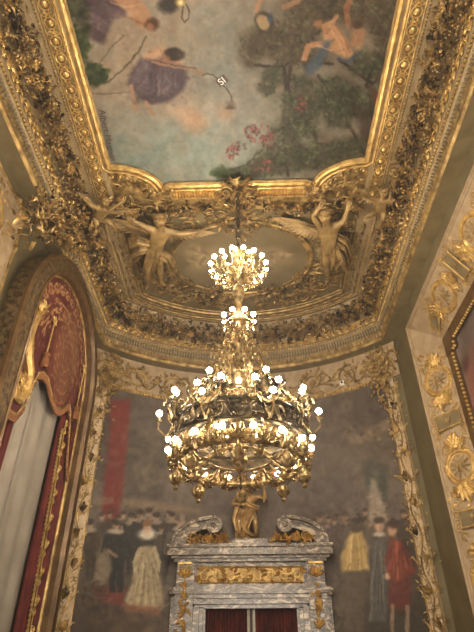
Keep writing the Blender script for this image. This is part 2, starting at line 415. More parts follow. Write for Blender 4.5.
def person(c, x, y, h, body, head=(150, 118, 92), hair=(60, 46, 38), ruff=None, wide=.2, a=.9, skirt=False):   # a small painted standing figure, feet at y
    w = h*wide
    if skirt: c.poly([(x-w*.35, y-h*.62), (x+w*.35, y-h*.62), (x+w*.9, y), (x-w*.9, y)], body, a, 1.2)
    else:
        c.poly([(x-w*.45, y-h*.5), (x+w*.45, y-h*.5), (x+w*.35, y), (x+w*.06, y), (x, y-h*.3), (x-w*.06, y), (x-w*.35, y)], np.array(body)*.85, a, 1.)
    c.poly([(x-w*.55, y-h*.8), (x+w*.55, y-h*.8), (x+w*.5, y-h*.42), (x-w*.5, y-h*.42)], body, a, 1.2)
    c.line([(x-w*.5, y-h*.78), (x-w*.7, y-h*.58), (x-w*.35, y-h*.48)], w*.28, np.array(body)*.9, a)
    c.line([(x+w*.5, y-h*.78), (x+w*.7, y-h*.58), (x+w*.35, y-h*.48)], w*.28, np.array(body)*1.08, a)
    c.ell(x, y-h*.92, h*.05, h*.068, head, a); c.ell(x, y-h*.97, h*.058, h*.045, hair, a)
    if ruff: c.ell(x, y-h*.845, h*.1, h*.036, ruff, a)

# ------------------------------------------------------------------ ceiling painting
c = Canvas(20, -140, 440, 215, 2.5, (152, 140, 122))
G = np.clip
c.a += c.noise(60, 10)[..., None]*np.array((1, .8, .55))
for cx, cy, rx, ry, col, a in ((120, 30, 70, 60, (176, 148, 118), .5), (190, 30, 60, 70, (168, 148, 124), .6), (150, 120, 90, 30, (160, 142, 126), .5), (180, 150, 80, 40, (134, 144, 136), .8),
     (120, 165, 60, 30, (128, 142, 134), .7), (225, 60, 30, 50, (140, 150, 146), .7), (235, 110, 30, 30, (142, 150, 146), .7), (250, 160, 60, 40, (126, 140, 132), .5), (200, 105, 40, 12, (182, 158, 136), .5), (120, -60, 140, 70, (150, 140, 124), .6)):
    c.ell(cx, cy, rx, ry, col, a, 0, .8)
c.dabs(500, 190, 90, 130, 120, [(172, 156, 136), (128, 142, 140), (150, 138, 120), (184, 162, 138)], (4, 12), .22)
c.ell(193, 121, 13, 10, (196, 152, 118), .75, .6, .6); c.ell(184, 115, 20, 6, (188, 152, 124), .5, .4, .6); c.ell(226, 113, 8, 7, (190, 152, 122), .7, 0, .6)
# purple draped figure at the upper left, green leaves along the edge
c.poly([(68, -30), (96, -30), (130, 0), (126, 14), (112, 20), (104, 44), (92, 40), (78, 22), (66, 12)], (96, 78, 84), .9, 3)
c.dabs(60, 98, 8, 28, 22, [(124, 104, 108), (82, 64, 72), (138, 116, 116)], (2, 7), .5, .6, .3)
c.poly([(106, -8), (140, 0), (150, 12), (150, 26), (140, 28), (128, 14)], (182, 138, 104), .9, 2); c.line([(110, 2), (124, 6), (140, 4)], 2.2, (206, 164, 128), .5); c.line([(116, 14), (130, 18), (146, 26)], 2.4, (150, 106, 80), .5); c.ell(152, 24, 7, 6, (92, 60, 42), .95); c.ell(150, 27, 4, 4, (170, 122, 90), .8)
c.line([(146, 36), (138, 52), (124, 68), (108, 82), (96, 82)], 1.5, (74, 66, 46), .8); c.line([(124, 35), (112, 46), (100, 62), (98, 80)], 1.1, (96, 80, 62), .7)
c.line([(86, 92), (104, 94), (130, 92)], 1.1, (104, 92, 72), .6)
c.dabs(160, 76, 20, 12, 44, [(70, 76, 50), (54, 60, 40), (92, 96, 64)], (2, 6), .65); c.dabs(120, 94, 74, 14, 10, [(64, 78, 50), (84, 98, 64), (50, 58, 38)], (2, 5), .7); c.dabs(60, 80, 46, 10, 16, [(70, 84, 54), (88, 98, 66)], (2, 5), .6)
# seated figure seen from behind in a mauve skirt
c.poly([(141, 62), (150, 49), (166, 46), (180, 54), (184, 66), (160, 74)], (184, 144, 114), .95, 2)
c.poly([(140, 58), (152, 60), (184, 66), (188, 78), (184, 90), (168, 102), (150, 104), (136, 94), (127, 84), (132, 70)], (104, 88, 96), .95, 2)
for k in range(46):      # folds running from the waist over the hips, dark in the hollows
    u = c.rng.uniform(0, 1); x0 = 141+44*u; y0 = 61+5*u; x1 = 130+56*u+c.rng.normal(0, 3); y1 = 88+14*math.sin(u*PI)+c.rng.normal(0, 3); q = c.rng.uniform(0, .45); q2 = c.rng.uniform(.55, 1)
    m_ = ((x0+x1)/2+c.rng.normal(0, 4)+5*(.5-u), (y0+y1)/2+3); P_ = [(x0+(m_[0]-x0)*q*2, y0+(m_[1]-y0)*q*2) if q < .5 else m_, m_, (m_[0]+(x1-m_[0])*(q2*2-1), m_[1]+(y1-m_[1])*(q2*2-1))]
    c.line(P_, c.rng.uniform(.6, 2.2), [(142, 126, 130), (70, 58, 68), (112, 98, 106), (88, 72, 84), (128, 112, 116)][k % 5], .4)
c.ell(150, 99, 18, 4, (64, 54, 60), .45, .1, .6); c.ell(142, 70, 6, 9, (138, 122, 126), .4, .4, .6)
c.ell(157, 53, 7, 3.4, (206, 170, 138), .6, -.2, .6); c.ell(168, 61, 8, 3.4, (150, 112, 88), .5, .2, .6); c.line([(160, 50), (163, 58), (166, 64)], 1.2, (146, 108, 84), .6)
c.ell(174, 54, 10.5, 6.5, (66, 54, 48), .95, .1, .2); c.ell(166, 58, 4, 3, (164, 120, 92), .8)
c.line([(152, 62), (172, 66), (190, 69), (204, 74)], 2.6, (172, 134, 106), .9); c.line([(154, 60), (176, 66), (196, 68)], 1.2, (92, 72, 60), .7)
c.line([(131, 86), (133, 96), (135, 105)], 3.4, (178, 138, 108), .9); c.ell(135, 107, 4, 2, (180, 138, 108), .9)
c.line([(146, 102), (150, 110), (153, 113)], 3.2, (176, 136, 108), .9)
c.line([(203, 75), (208, 73), (214, 75), (220, 82), (226, 88), (231, 97), (232, 102)], 1.4, (78, 70, 62), .9); c.ell(231, 105, 5, 4, (128, 108, 96), .9); c.ell(230, 108, 5, 2, (92, 74, 66), .7)
# dark lute-like wreath with a gilt ring at the top
c.ell(168, 5, 10, 8, (64, 56, 54), .9); c.ell(176, 0, 8, 6, (72, 62, 56), .9); c.ell(180, 2, 5, 4.5, (196, 170, 100), .9); c.ell(180, 2, 2.6, 2.4, (232, 216, 170), .9)
c.line([(186, 4), (189, 10), (188, 18), (184, 22), (181, 17), (183, 6)], 1.1, (70, 58, 46), .9)
# trees on the right: dark masses, boughs, then clusters of leaves with light and dark touches
def clump(cx, cy, rx, ry, dens=1., tint=(0, 0, 0)):
    t_ = np.array(tint); c.ell(cx, cy, rx, ry, np.array((72, 66, 50))+t_, .72, 0, .5); n = int(rx*ry*.28*dens)
    c.dabs(n, cx, cy, rx*1.12, ry*1.12, [np.array((58, 56, 40))+t_, np.array((78, 78, 54))+t_, np.array((66, 72, 48))+t_], (1.4, 3.6), .75)
    c.dabs(int(n*.8), cx-rx*.1, cy-ry*.15, rx, ry, [np.array((98, 106, 74))+t_, np.array((86, 98, 68))+t_, np.array((116, 120, 92))+t_], (1., 2.6), .7)
c.ell(330, 60, 90, 80, (112, 98, 80), .6, 0, .7); c.ell(350, 150, 60, 50, (104, 92, 74), .55, 0, .7)
for L in ([(283, 60), (286, 90), (282, 130), (288, 175)], [(290, 66), (288, 84), (294, 112)], [(250, 64), (274, 67), (300, 60), (332, 64)], [(318, 75), (330, 96), (352, 130), (362, 150)], [(384, 40), (366, 84), (372, 120), (384, 155)], [(340, 60), (372, 84), (396, 60)], [(250, 180), (280, 152), (310, 142), (352, 150)], [(322, 100), (314, 130), (316, 165)]):
    c.line(L, 3.2, (58, 42, 34), .9)
for cx, cy, rx, ry in ((262, 42, 20, 14), (250, 56, 10, 12), (290, 34, 26, 18), (316, 8, 30, 14), (300, 58, 26, 10), (352, 10, 30, 14), (384, 20, 14, 26), (386, 66, 12, 22)): clump(cx, cy, rx, ry, .8, (14, 4, 4))
for cx, cy, rx, ry in ((275, 76, 12, 9), (266, 88, 8, 6), (302, 106, 26, 15), (296, 130, 22, 14), (332, 88, 18, 12), (340, 112, 26, 14), (352, 96, 14, 10), (366, 64, 16, 12), (284, 158, 26, 14), (262, 168, 18, 8), (318, 156, 22, 11), (352, 146, 20, 9), (240, 176, 18, 7), (374, 100, 10, 14), (300, 82, 10, 8)): clump(cx, cy, rx, ry)
c.poly([(370, 86), (382, 98), (388, 130), (382, 150), (373, 132), (376, 112)], (112, 58, 40), .8, 2); c.poly([(352, 100), (366, 112), (376, 140), (366, 142), (356, 124)], (72, 52, 40), .6, 2)
for x, y, a, b in ((340, 132, 12, 7), (320, 122, 6, 9), (308, 142, 7, 5), (356, 124, 6, 6), (276, 112, 8, 12), (324, 72, 8, 5)): c.ell(x, y, a, b, (150, 144, 130), .5, 0, .6)
c.dabs(60, 219, 172, 9, 4, [(82, 98, 62), (70, 82, 54), (104, 112, 78)], (2, 4), .8); c.line([(224, 172), (246, 164), (262, 150)], 1.4, (66, 56, 42), .8)
for x, y, a, b, n in ((258, 133, 15, 9, 80), (270, 142, 9, 8, 40), (232, 152, 7, 7, 40), (262, 165, 12, 6, 40), (302, 104, 8, 10, 26), (240, 146, 8, 5, 20)):
    c.dabs(n, x, y, a, b, [(150, 66, 64), (124, 52, 52), (98, 48, 44), (74, 78, 54), (170, 96, 88)], (.8, 2.1), .85)
# bathers among the branches, blue cloth
c.poly([(322, 24), (332, 20), (340, 30), (348, 42), (354, 54), (346, 58), (330, 50), (322, 36)], (190, 144, 106), .95, 2); c.line([(330, 48), (318, 44), (308, 46), (304, 58)], 6, (184, 138, 102), .9)
c.ell(318, 22, 5, 6, (166, 120, 88), .9); c.ell(317, 15, 9, 5, (92, 80, 58), .9); c.line([(324, 26), (332, 22), (336, 16)], 4, (184, 140, 104), .9)
c.poly([(332, 40), (326, 56), (318, 70), (308, 76), (304, 68), (316, 54), (326, 40)], (84, 98, 112), .85, 2); c.line([(338, 58), (348, 62), (358, 54)], 3, (72, 88, 104), .8)
c.poly([(352, 24), (360, 20), (366, 34), (360, 50), (350, 46)], (172, 126, 92), .85, 2); c.ell(357, 24, 5, 5, (82, 60, 44), .9); c.line([(352, -10), (346, 10), (348, 26)], 6, (160, 110, 80), .8)
c.line([(262, -12), (259, 2), (256, 12)], 3.6, (178, 132, 98), .9); c.ell(264, 22, 9, 11, (72, 62, 54), .95, -.5, .15); c.ell(263, 22, 6, 8.5, (168, 142, 104), .95, -.5, .2); c.ell(270, 18, 3, 5, (64, 82, 104), .8)
c.line([(284, 6), (296, 2), (306, -8)], 5, (170, 128, 96), .8)
c.line([(336, 24), (344, 38), (350, 52)], 2.4, (146, 104, 76), .6); c.line([(330, 28), (338, 42), (344, 54)], 2, (210, 168, 130), .5); c.line([(310, 45), (320, 46), (330, 50)], 1.6, (206, 162, 124), .5)
c.dabs(110, 338, 34, 34, 30, [(96, 84, 64), (120, 98, 76), (80, 82, 58), (140, 108, 82)], (1, 2.4), .4)
c.dabs(120, 160, 80, 40, 30, [(116, 100, 104), (150, 130, 112), (92, 78, 84)], (1.2, 3.2), .3)
c.wobble(5, .6)
g_ = c.a.mean(2, keepdims=True); c.a = g_ + (c.a-g_)*.86; c.a = 112 + (c.a-112)*1.12 - 25
c.a += c.noise(9, 5)[..., None] + c.noise(3, 3)[..., None]
nx, ny = 330, 420; gx = np.linspace(-2.08, 2.08, nx); gy = np.concatenate((np.linspace(-3.4, 1.5, 50), np.linspace(1.5, 5.78, ny-50)))
XX, YY = np.meshgrid(gx, gy); V = np.stack((XX.ravel(), YY.ravel(), np.full(XX.size, 8.365)), 1)
px, py = proj(np.where(V[:, 1:2] < 1.6, np.array([[0, 0, 0]])+np.stack((V[:, 0], np.full(len(V), 1.6)-0*V[:, 1], V[:, 2]), 1), V)); py = np.where(V[:, 1] < 1.6, py-(1.6-V[:, 1])*20, py)
cp = painted('ceiling_painting', V, grid_faces(ny, nx), c.sample(px, py), M['paint'])
tag(cp, 'large allegorical ceiling canvas of draped figures, clouds and dark trees', 'painting')
def text(name, s, size, loc, xd, yd, m, parent=None, ext=.0):
    cu = bpy.data.curves.new(name, 'FONT'); cu.body = s; cu.size = size; cu.align_x = 'CENTER'; cu.align_y = 'CENTER'; cu.extrude = ext; cu.materials.append(m)
    o = bpy.data.objects.new(name, cu); COL.objects.link(o); xd = Vector(xd).normalized(); yd = Vector(yd).normalized(); n = xd.cross(yd)
    o.matrix_basis = Matrix.Translation(loc) @ Matrix((xd, yd, n)).transposed().to_4x4()
    me = bpy.data.meshes.new_from_object(o.evaluated_get(bpy.context.evaluated_depsgraph_get())); mw = o.matrix_basis.copy(); bpy.data.objects.remove(o)
    o = bpy.data.objects.new(name, me); COL.objects.link(o); o.matrix_basis = mw
    if parent: o.parent = parent
    return o
def ceil_pt(px, py, z=8.35):        # a point of the ceiling plane under a brush position
    r = RC @ Vector((px-237, 316-py, -FPX)); return Vector((CAMX, 0, CAMZ)) + r*((z-CAMZ)/r.z)
a_, b_ = ceil_pt(102, 113), ceil_pt(113, 158); xd = (b_-a_).normalized(); ref = ceil_pt(112, 112) - a_
yd = Vector((0, 0, -1)).cross(xd); 
sg = text('signature', 'Albert Maignan', .145, (a_+b_)/2, xd, yd, M['ink'], cp)
a_, b_ = ceil_pt(218, 84), ceil_pt(226, 78); xd = (b_-a_).normalized(); yd = Vector((0, 0, -1)).cross(xd)
mb = MB(); mb.add(*box(-.075, .075, -.055, .055, -.004, .004), fr((a_+b_)/2 + Vector((0, 0, -.0)), xd, yd, DN)); tg = mb.build('letter_tag', M['ink'], cp, 0)
text('letters', 'SI', .14, (a_+b_)/2 + Vector((0, 0, -.008)), xd, yd, M['white'], cp)

# ------------------------------------------------------------------ gilt frame of the ceiling painting
def frame_path():
    P = [(2.05, y) for y in np.linspace(-3.3, 5.2, 30)]
    P += [(2.05-.8*math.sin(t), 5.73-.53*math.cos(t)) for t in np.linspace(.02, PI/2, 16)]
    P += [(1.2, 5.72), (1.16, 5.62)]
    P += [(x, 5.6) for x in np.linspace(1.1, 0, 8)]
    return P + [(-x, y) for x, y in P[::-1]]
FP = frame_path(); fm = empty('painting_frame', (0, 5.6, 8.3), 'bright gilded moulded frame with notched corners round the ceiling canvas', 'picture frame')
def frame_rail(off, r, z, m, nm):
    P = np.array(FP); T = np.gradient(P, axis=0); T /= np.linalg.norm(T, axis=1)[:, None]; Nn = np.stack((T[:, 1], -T[:, 0]), 1)   # outward
    Q = P + Nn*off; return MB().add(*tube([(x, y, z) for x, y in Q], r, 8)).build(nm, m, fm)
frame_rail(.0, .048, 8.32, M['gold'], 'inner_rail'); frame_rail(.085, .024, 8.31, M['gold'], 'outer_rail'); frame_rail(-.045, .014, 8.335, M['gold2'], 'sight_edge')
mb = MB()
for s in (1, -1):                   # corner spandrels and the strip below the lower rail
    A = [(s*(2.05-.8*math.sin(t)), 5.76-.53*math.cos(t)) for t in np.linspace(0, PI/2, 14)]
    pts = A + [(s*1.25, 6.15), (s*2.2, 6.15), (s*2.2, 5.23)]
    mb.add([(x, y, 8.325) for x, y in pts], [list(range(len(pts)))])
mb.add(*box(-1.26, 1.26, 5.62, 6.15, 8.318, 8.335)); mb.build('spandrel_board', M['gold2'], fm, 0)
random.seed(5)
for s in (1, -1):
    mb = MB()
    for t in np.linspace(.06, PI/2, 9):         # beads following the arc
        mb.add(*SPH, fr((s*(2.05-.64*math.sin(t)), 5.86-.50*math.cos(t), 8.30), (1, 0, 0), (0, 1, 0), DN, .036)); mb.add(*ringtor(.05, .05, .012, 10, 4), fr((s*(2.05-.64*math.sin(t)), 5.86-.50*math.cos(t), 8.305), (1, 0, 0), (0, 1, 0), DN))
    mb.add(*SPI if s > 0 else SPIM, fr((s*1.17, 5.66, 8.29), (1, 0, 0), (0, -1, 0), DN, .12)); mb.add(*SPIM if s > 0 else SPI, fr((s*1.25, 5.80, 8.28), (1, 0, 0), (0, 1, 0), DN, .13))
    for k in range(7): mb.add(*LEAF, fr((s*1.22, 5.74, 8.27), (math.cos(k), math.sin(k), 0), (-math.sin(k), math.cos(k), .0), DN, .15))
    # shell and scroll foliage of the corner
    for k in range(70):
        t = random.uniform(0, PI/2); r = random.uniform(.05, .45); x, y = s*(2.1-r*1.2*math.sin(t)), 6.12-r*math.cos(t)*1.0
        n, u, w = rotrand(1, .5); mb.add(*LEAFS, fr((x, y, 8.27-random.uniform(0, .06)), (u.x, u.y, -u.z), (w.x, w.y, -w.z), (n.x, n.y, -n.z), random.uniform(.1, .17)))
    mb.add(*SPI, fr((s*1.75, 5.98, 8.22), (1, 0, 0), (0, -s, 0), DN, .17)); mb.add(*SPI, fr((s*1.5, 6.05, 8.22), (-1, 0, 0), (0, s, 0), DN, .13)); mb.add(*ROS, fr((s*1.98, 6.0, 8.22), (1, 0, 0), (0, 1, 0), DN, .12))
    for q in range(60):
        t = random.uniform(0, PI/2); r = random.uniform(.5, .62); mb.add(*LEAFT, fr((s*(2.05-r*1.28*math.sin(t)), 6.25-1.0+.47-r*.9*math.cos(t)+.3, 8.29), (math.cos(q), math.sin(q), 0), (-math.sin(q), math.cos(q), 0), DN, .09))
    mb.build('corner_ornament', M['gold2'], fm)
mb = MB()
for k in range(46):
    x = -1.12+k*2.24/45
    mb.add(*LEAFT, fr((x, 5.70, 8.30), (1, 0, 0), (0, 1, -.15), DN, .13)); mb.add(*SPHT, fr((x, 5.83, 8.29), (1, 0, 0), (0, 1, 0), DN, .022))
mb.add(*tube([(x, 5.86, 8.3) for x in np.linspace(-1.2, 1.2, 8)], .018, 6))
mb.build('leaf_course', M['gold'], fm)
# leafy swags under the frame, one each side of the cartouche
for sx, nm in ((-1, 'left'), (1, 'right')):
    mb = MB()
    for k in range(230):
        x = sx*random.uniform(.42, 1.95); y = 6.06 + random.gauss(0, .055); n, u, w = rotrand(1, .7)
        mb.add(*LEAFS, fr((x, y, 8.28-random.uniform(0, .08)), (u.x, u.y, -u.z), (w.x, w.y, -w.z), (n.x, n.y, -n.z), random.uniform(.07, .12)))
    o = mb.build('leaf_swag', M['garland'], None, .9); tag(o, 'dark gilded leaf swag below the ceiling canvas frame, %s of the cartouche' % nm, 'garland')
# central cartouche with foliage, over the lower rail
ct = empty('cartouche', (0, 5.75, 8.28), 'gilded scrolled cartouche with foliage where the chandelier rod meets the frame', 'ornament')
mb = MB()
for k in range(150):
    a = random.uniform(0, 2*PI); r = random.random()**.6; n, u, w = rotrand(1, .7)
    mb.add(*LEAFS, fr((.30*r*math.cos(a), 5.76+.33*r*math.sin(a), 8.25-.16*(1-r*r)*random.uniform(.5, 1)), (u.x, u.y, -u.z), (w.x, w.y, -w.z), (n.x, n.y, -n.z), random.uniform(.1, .18)))
mb.build('foliage', M['garland'], ct, .9)
mb = MB()
for s in (1, -1):
    for x, y, r, h in ((.18, 5.62, .12, 1), (.34, 5.86, .11, -1), (.14, 5.98, .1, 1), (.5, 6.02, .09, -1), (.3, 6.12, .09, 1)):
        mb.add(*(SPI if h*s > 0 else SPIM), fr((s*x, y, 8.16), (s, 0, 0), (0, 1, 0), DN, r))
mb.add(*ringtor(.1, .13, .03, 18, 6), fr((0, 5.72, 8.1), (1, 0, 0), (0, 1, 0), DN)); mb.add(*sphere(1, 12, 8), fr((0, 5.72, 8.1), (1, 0, 0), (0, 1, 0), DN) @ np.diag((.085, .11, .05, 1)))
mb.build('scrolls', M['gold2'], ct)

# ------------------------------------------------------------------ oval grisaille of the end panel
ov = empty('oval_painting', (0, 7.45, 8.3), 'grey oval grisaille painting behind the upper lights of the chandelier', 'painting')
c = Canvas(-1.4, -1.1, 1.4, 1.1, 90, (118, 102, 72)); c.a += c.noise(.4, 6)[..., None]
for x, y, r in ((-.8, .1, .3), (-.55, -.2, .3), (-.25, .2, .35), (.2, -.1, .4), (.45, .15, .3), (.75, -.1, .28), (.0, .45, .3), (-.9, -.3, .2)):
    c.ell(x, y, r, r*.55, (154, 134, 98), .7, x, .5)
    for k in range(7): c.ell(x+c.rng.uniform(-r, r)*.7, y+c.rng.uniform(-r, r)*.5, r*.28, r*.11, [(184, 160, 120), (96, 82, 58)][k % 2], .65, c.rng.uniform(0, 3), .5)
th = np.linspace(0, 2*PI, 97)[:-1]; rr = np.linspace(0, 1, 40); V = np.array([(1.28*r*math.cos(t), .98*r*math.sin(t), -.0) for r in rr for t in th]); cc = c.sample(V[:, 0], V[:, 1])
painted('canvas', V+np.array((0, 7.45, 8.31)), grid_faces(40, 96, True), cc, M['paint'], ov)
mb = MB(); mb.add(*ringtor(1.31, 1.0, .03, 72, 6), rz(0, 1, 0, 7.45, 8.3))
for k in range(110):
    t = 2*PI*k/110; p = (1.36*math.cos(t), 7.45+1.05*math.sin(t), 8.28); tx, ty = -math.sin(t)*1.3, math.cos(t)
    for q in (-.5, .5): mb.add(*LEAFT, fr(p, (ty, -tx, .2), (tx+q*ty, ty-q*tx, 0), DN, .11))
mb.build('wreath_frame', M['gold2'], ov)
for cx, cy, n in ((-.62, 8.3, 90), (.62, 8.3, 90), (0, 6.42, 60), (-1.25, 8.0, 50), (1.25, 8.0, 50)):
    mb = MB()
    for k in range(n):
        a = random.uniform(0, 2*PI); r = random.random()**.6*.27; nn2, u, w = rotrand(1, .7)
        mb.add(*LEAFS, fr((cx+1.3*r*math.cos(a), cy+r*math.sin(a), 8.22-random.uniform(0, .1)), (u.x, u.y, -u.z), (w.x, w.y, -w.z), (nn2.x, nn2.y, -nn2.z), random.uniform(.07, .13)))
    for s in (1, -1): mb.add(*(SPI if s > 0 else SPIM), fr((cx+s*.16, cy+.05, 8.14), (s, 0, 0), (0, 1, 0), DN, .1))
    mb.build('foliage_crest', M['garland'], ov, .9)

# stucco scrollwork filling the field between oval, figures and border
fo = empty('panel_scrollwork', (0, 8.3, 8.3), 'low golden scrollwork filling the ceiling end panel around the oval painting', 'ornament'); random.seed(61)
for sx in (1, -1):
    mb = MB()
    for x, y, r in ((1.62, 8.25, .16), (1.25, 8.62, .15), (.85, 8.82, .14), (.42, 8.9, .13), (1.85, 7.9, .13), (.9, 6.5, .13), (.5, 6.38, .1), (1.92, 6.55, .13)): mb.add(*(SPI if sx > 0 else SPIM), fr((sx*x, y, 8.30), (sx, 0, 0), (0, 1, 0), DN, r))
    n = 0
    while n < 230:
        x, y = random.uniform(.1, 2.05), random.uniform(6.25, 9.0)
        if (x/1.42)**2+((y-7.45)/1.1)**2 < 1 or math.hypot(x, y-CY) > RW-1.1: continue
        n += 1; a = random.uniform(0, 6.3); mb.add(*LEAFS, fr((sx*x, y, 8.31), (math.cos(a), math.sin(a), 0), (-math.sin(a), math.cos(a), 0), DN) @ np.diag((1, 1, .6, 1)) @ rz(0, random.uniform(.09, .17)))
    mb.build('scrolls', M['gold2'], fo)
# ------------------------------------------------------------------ mural of the end wall
c = Canvas(55, 378, 465, 700, 3, (92, 80, 70))
c.ell(240, 470, 110, 90, (118, 106, 96), .75, 0, .9); c.ell(110, 420, 45, 40, (72, 64, 56), .7, 0, .8); c.ell(380, 420, 60, 40, (84, 70, 58), .7, 0, .8); c.ell(110, 610, 60, 40, (72, 58, 48), .7, 0, .8); c.ell(390, 610, 60, 50, (68, 58, 46), .8, 0, .8); c.ell(150, 560, 40, 40, (84, 72, 62), .6, 0, .8)  # paler grey centre paints the glare veil around the chandelier into the mural
c.a += c.noise(40, 6)[..., None]*np.array((1, .9, .8)) + c.noise(7, 4)[..., None]
c.poly([(111, 400), (130, 400), (128, 440), (118, 522), (100, 527), (108, 450)], (122, 42, 38), .85, 2.5); c.line([(119, 410), (117, 460), (109, 522)], 3, (120, 60, 52), .5); c.dabs(60, 114, 460, 12, 60, [(110, 52, 46), (84, 38, 36)], (2, 5), .35)
c.poly([(131, 428), (166, 436), (164, 500), (126, 496)], (72, 64, 54), .6, 3); c.dabs(90, 148, 460, 16, 30, [(104, 92, 76), (84, 76, 62), (118, 104, 84)], (2, 7), .4)
c.poly([(124, 498), (164, 504), (200, 508), (200, 514), (122, 508)], (136, 116, 90), .6, 2); c.line([(96, 502), (110, 500)], 7, (124, 108, 88), .5)
c.poly([(96, 585), (125, 588), (124, 606), (92, 600)], (122, 52, 42), .8, 2); c.poly([(170, 584), (196, 582), (196, 596), (168, 600)], (104, 44, 38), .5, 3)
for k in range(26):      # further courtiers crowding behind
    x = 88+c.rng.uniform(0, 110); y = 514+c.rng.uniform(0, 18); c.ell(x, y+9, 5, 6, np.array((70, 60, 52))+c.rng.normal(0, 10), .6); c.ell(x, y+3.5, 3.4, 1.4, (136, 124, 108), .5); c.ell(x, y, 2.2, 2.9, (172, 138, 110), .75); c.ell(x, y-2.4, 2.6, 1.7, (56, 46, 40), .8)
for x, y, h, col in ((131, 575, 62, (48, 44, 42)), (140, 572, 62, (52, 48, 46)), (149, 570, 62, (60, 52, 48)), (156, 575, 62, (56, 50, 46)), (162, 580, 56, (84, 74, 62)), (170, 586, 56, (70, 62, 54)), (90, 580, 60, (66, 56, 44)), (172, 570, 58, (70, 60, 52))):
    person(c, x, y, h, col, (150, 122, 96), (58, 46, 38), (138, 126, 110))
person(c, 116, 592, 72, (40, 38, 38), (172, 136, 106), (46, 38, 34), (164, 152, 134), .26)
person(c, 181, 600, 84, (116, 104, 90), (180, 150, 122), (96, 74, 56), (190, 178, 160), .26, .85, True); c.ell(182, 518, 3, 5, (150, 134, 116), .8)
c.poly([(104, 548), (110, 552), (112, 570), (100, 590), (92, 582), (98, 560)], (132, 116, 94), .75, 2); c.line([(108, 550), (116, 556)], 3, (150, 120, 92), .8)
c.poly([(141, 546), (153, 546), (158, 562), (164, 606), (150, 610), (124, 604), (132, 580), (137, 558)], (164, 146, 112), .95, 2)        # the pale gown
for k in range(9): c.line([(142+k*1.3, 552+k), (136+k*2.6, 578), (130+k*3.8, 604)], 1.6, [(188, 170, 134), (128, 110, 82)][k % 2], .55)
c.line([(140, 548), (134, 562), (136, 576)], 4, (176, 158, 124), .9); c.line([(154, 548), (159, 562), (157, 574)], 4, (176, 158, 124), .9)
c.ell(147, 534, 9, 5.5, (204, 194, 174), .95); c.ell(147, 528, 4.2, 5.2, (190, 156, 126), .95); c.ell(147, 523, 5, 3.4, (128, 88, 60), .95)
c.poly([(122, 603), (160, 608), (160, 616), (124, 612)], (150, 92, 64), .7, 2); c.line([(160, 610), (172, 600), (170, 590)], 2, (150, 134, 110), .5)
c.dabs(120, 95, 600, 14, 20, [(70, 58, 42), (84, 68, 48), (52, 44, 36)], (1, 3), .6); c.dabs(80, 150, 625, 60, 12, [(92, 76, 58), (70, 56, 44), (112, 90, 66)], (3, 9), .4)
# right half
for k in range(22):
    x = 312+c.rng.uniform(0, 112); y = 512+c.rng.uniform(0, 16); c.ell(x, y+9, 5, 7, np.array((84, 70, 58))+c.rng.normal(0, 12), .55); c.ell(x, y, 2.3, 2.9, (160, 124, 98), .7); c.ell(x, y-2.4, 2.6, 1.7, (56, 46, 38), .75)
c.poly([(322, 612), (300, 640), (460, 640), (450, 600)], (64, 56, 44), .6, 8); c.dabs(140, 340, 600, 22, 30, [(116, 98, 78), (92, 78, 62), (104, 92, 80)], (2, 5), .45)
for x, y, h, col in ((320, 575, 62, (134, 104, 92)), (335, 575, 58, (98, 84, 76)), (345, 570, 58, (88, 76, 68)), (410, 575, 60, (66, 54, 46)), (403, 560, 50, (70, 58, 48))): person(c, x, y, h, col, (158, 122, 98), (72, 58, 48), None, .24, .7)
c.poly([(362, 462), (376, 458), (388, 470), (386, 500), (378, 498), (366, 486)], (66, 68, 58), .85, 3); c.poly([(370, 478), (376, 480), (388, 520), (368, 524)], (150, 136, 118), .75, 2); c.dabs(40, 376, 506, 9, 16, [(166, 146, 126), (130, 104, 86), (150, 130, 110)], (1, 3), .6)
c.poly([(345, 436), (366, 428), (388, 418), (392, 428), (372, 438), (352, 444)], (136, 116, 94), .6, 2); c.dabs(70, 368, 434, 24, 8, [(150, 128, 100), (94, 78, 62), (74, 62, 52)], (1, 4), .5)
c.ell(330, 452, 26, 16, (104, 92, 80), .5, 0, .8); c.ell(372, 455, 30, 10, (92, 80, 66), .5, .3, .8)
c.poly([(350, 532), (362, 532), (368, 548), (368, 570), (342, 572), (340, 556)], (176, 146, 86), .92, 2); c.line([(352, 536), (346, 568)], 2, (200, 170, 106), .6); c.line([(360, 536), (362, 568)], 2, (150, 122, 70), .6); c.ell(357, 526, 6, 6, (84, 70, 56), .9); c.ell(358, 520, 8, 2.6, (60, 52, 46), .9); c.poly([(344, 572), (366, 570), (364, 632), (346, 632)], (96, 82, 66), .7, 2)
c.poly([(370, 540), (384, 538), (390, 560), (386, 622), (368, 622), (372, 580)], (86, 82, 78), .92, 2); c.line([(376, 542), (372, 600), (370, 620)], 2, (124, 118, 110), .6); c.ell(379, 526, 4.6, 5.6, (180, 142, 112), .95); c.ell(379, 520, 5, 3.4, (70, 56, 46), .95); c.ell(379, 534, 6, 2.6, (190, 178, 158), .8)
c.poly([(390, 538), (400, 540), (412, 560), (416, 572), (400, 584), (388, 578), (384, 560)], (118, 56, 42), .95, 2); c.line([(396, 542), (398, 580)], 2.4, (180, 96, 62), .7); c.line([(404, 548), (410, 574)], 2.4, (110, 40, 30), .7); c.ell(392, 530, 4.4, 5.6, (176, 136, 106), .95); c.ell(393, 524, 6, 4, (68, 50, 40), .95)
c.poly([(388, 580), (412, 580), (410, 606), (402, 610), (388, 608)], (104, 46, 38), .9, 2)
for x in (392, 407): c.line([(x, 606), (x, 630), (x+2, 645)], 4, (140, 114, 96), .85)
c.ell(386, 576, 3, 3, (190, 160, 130), .9)
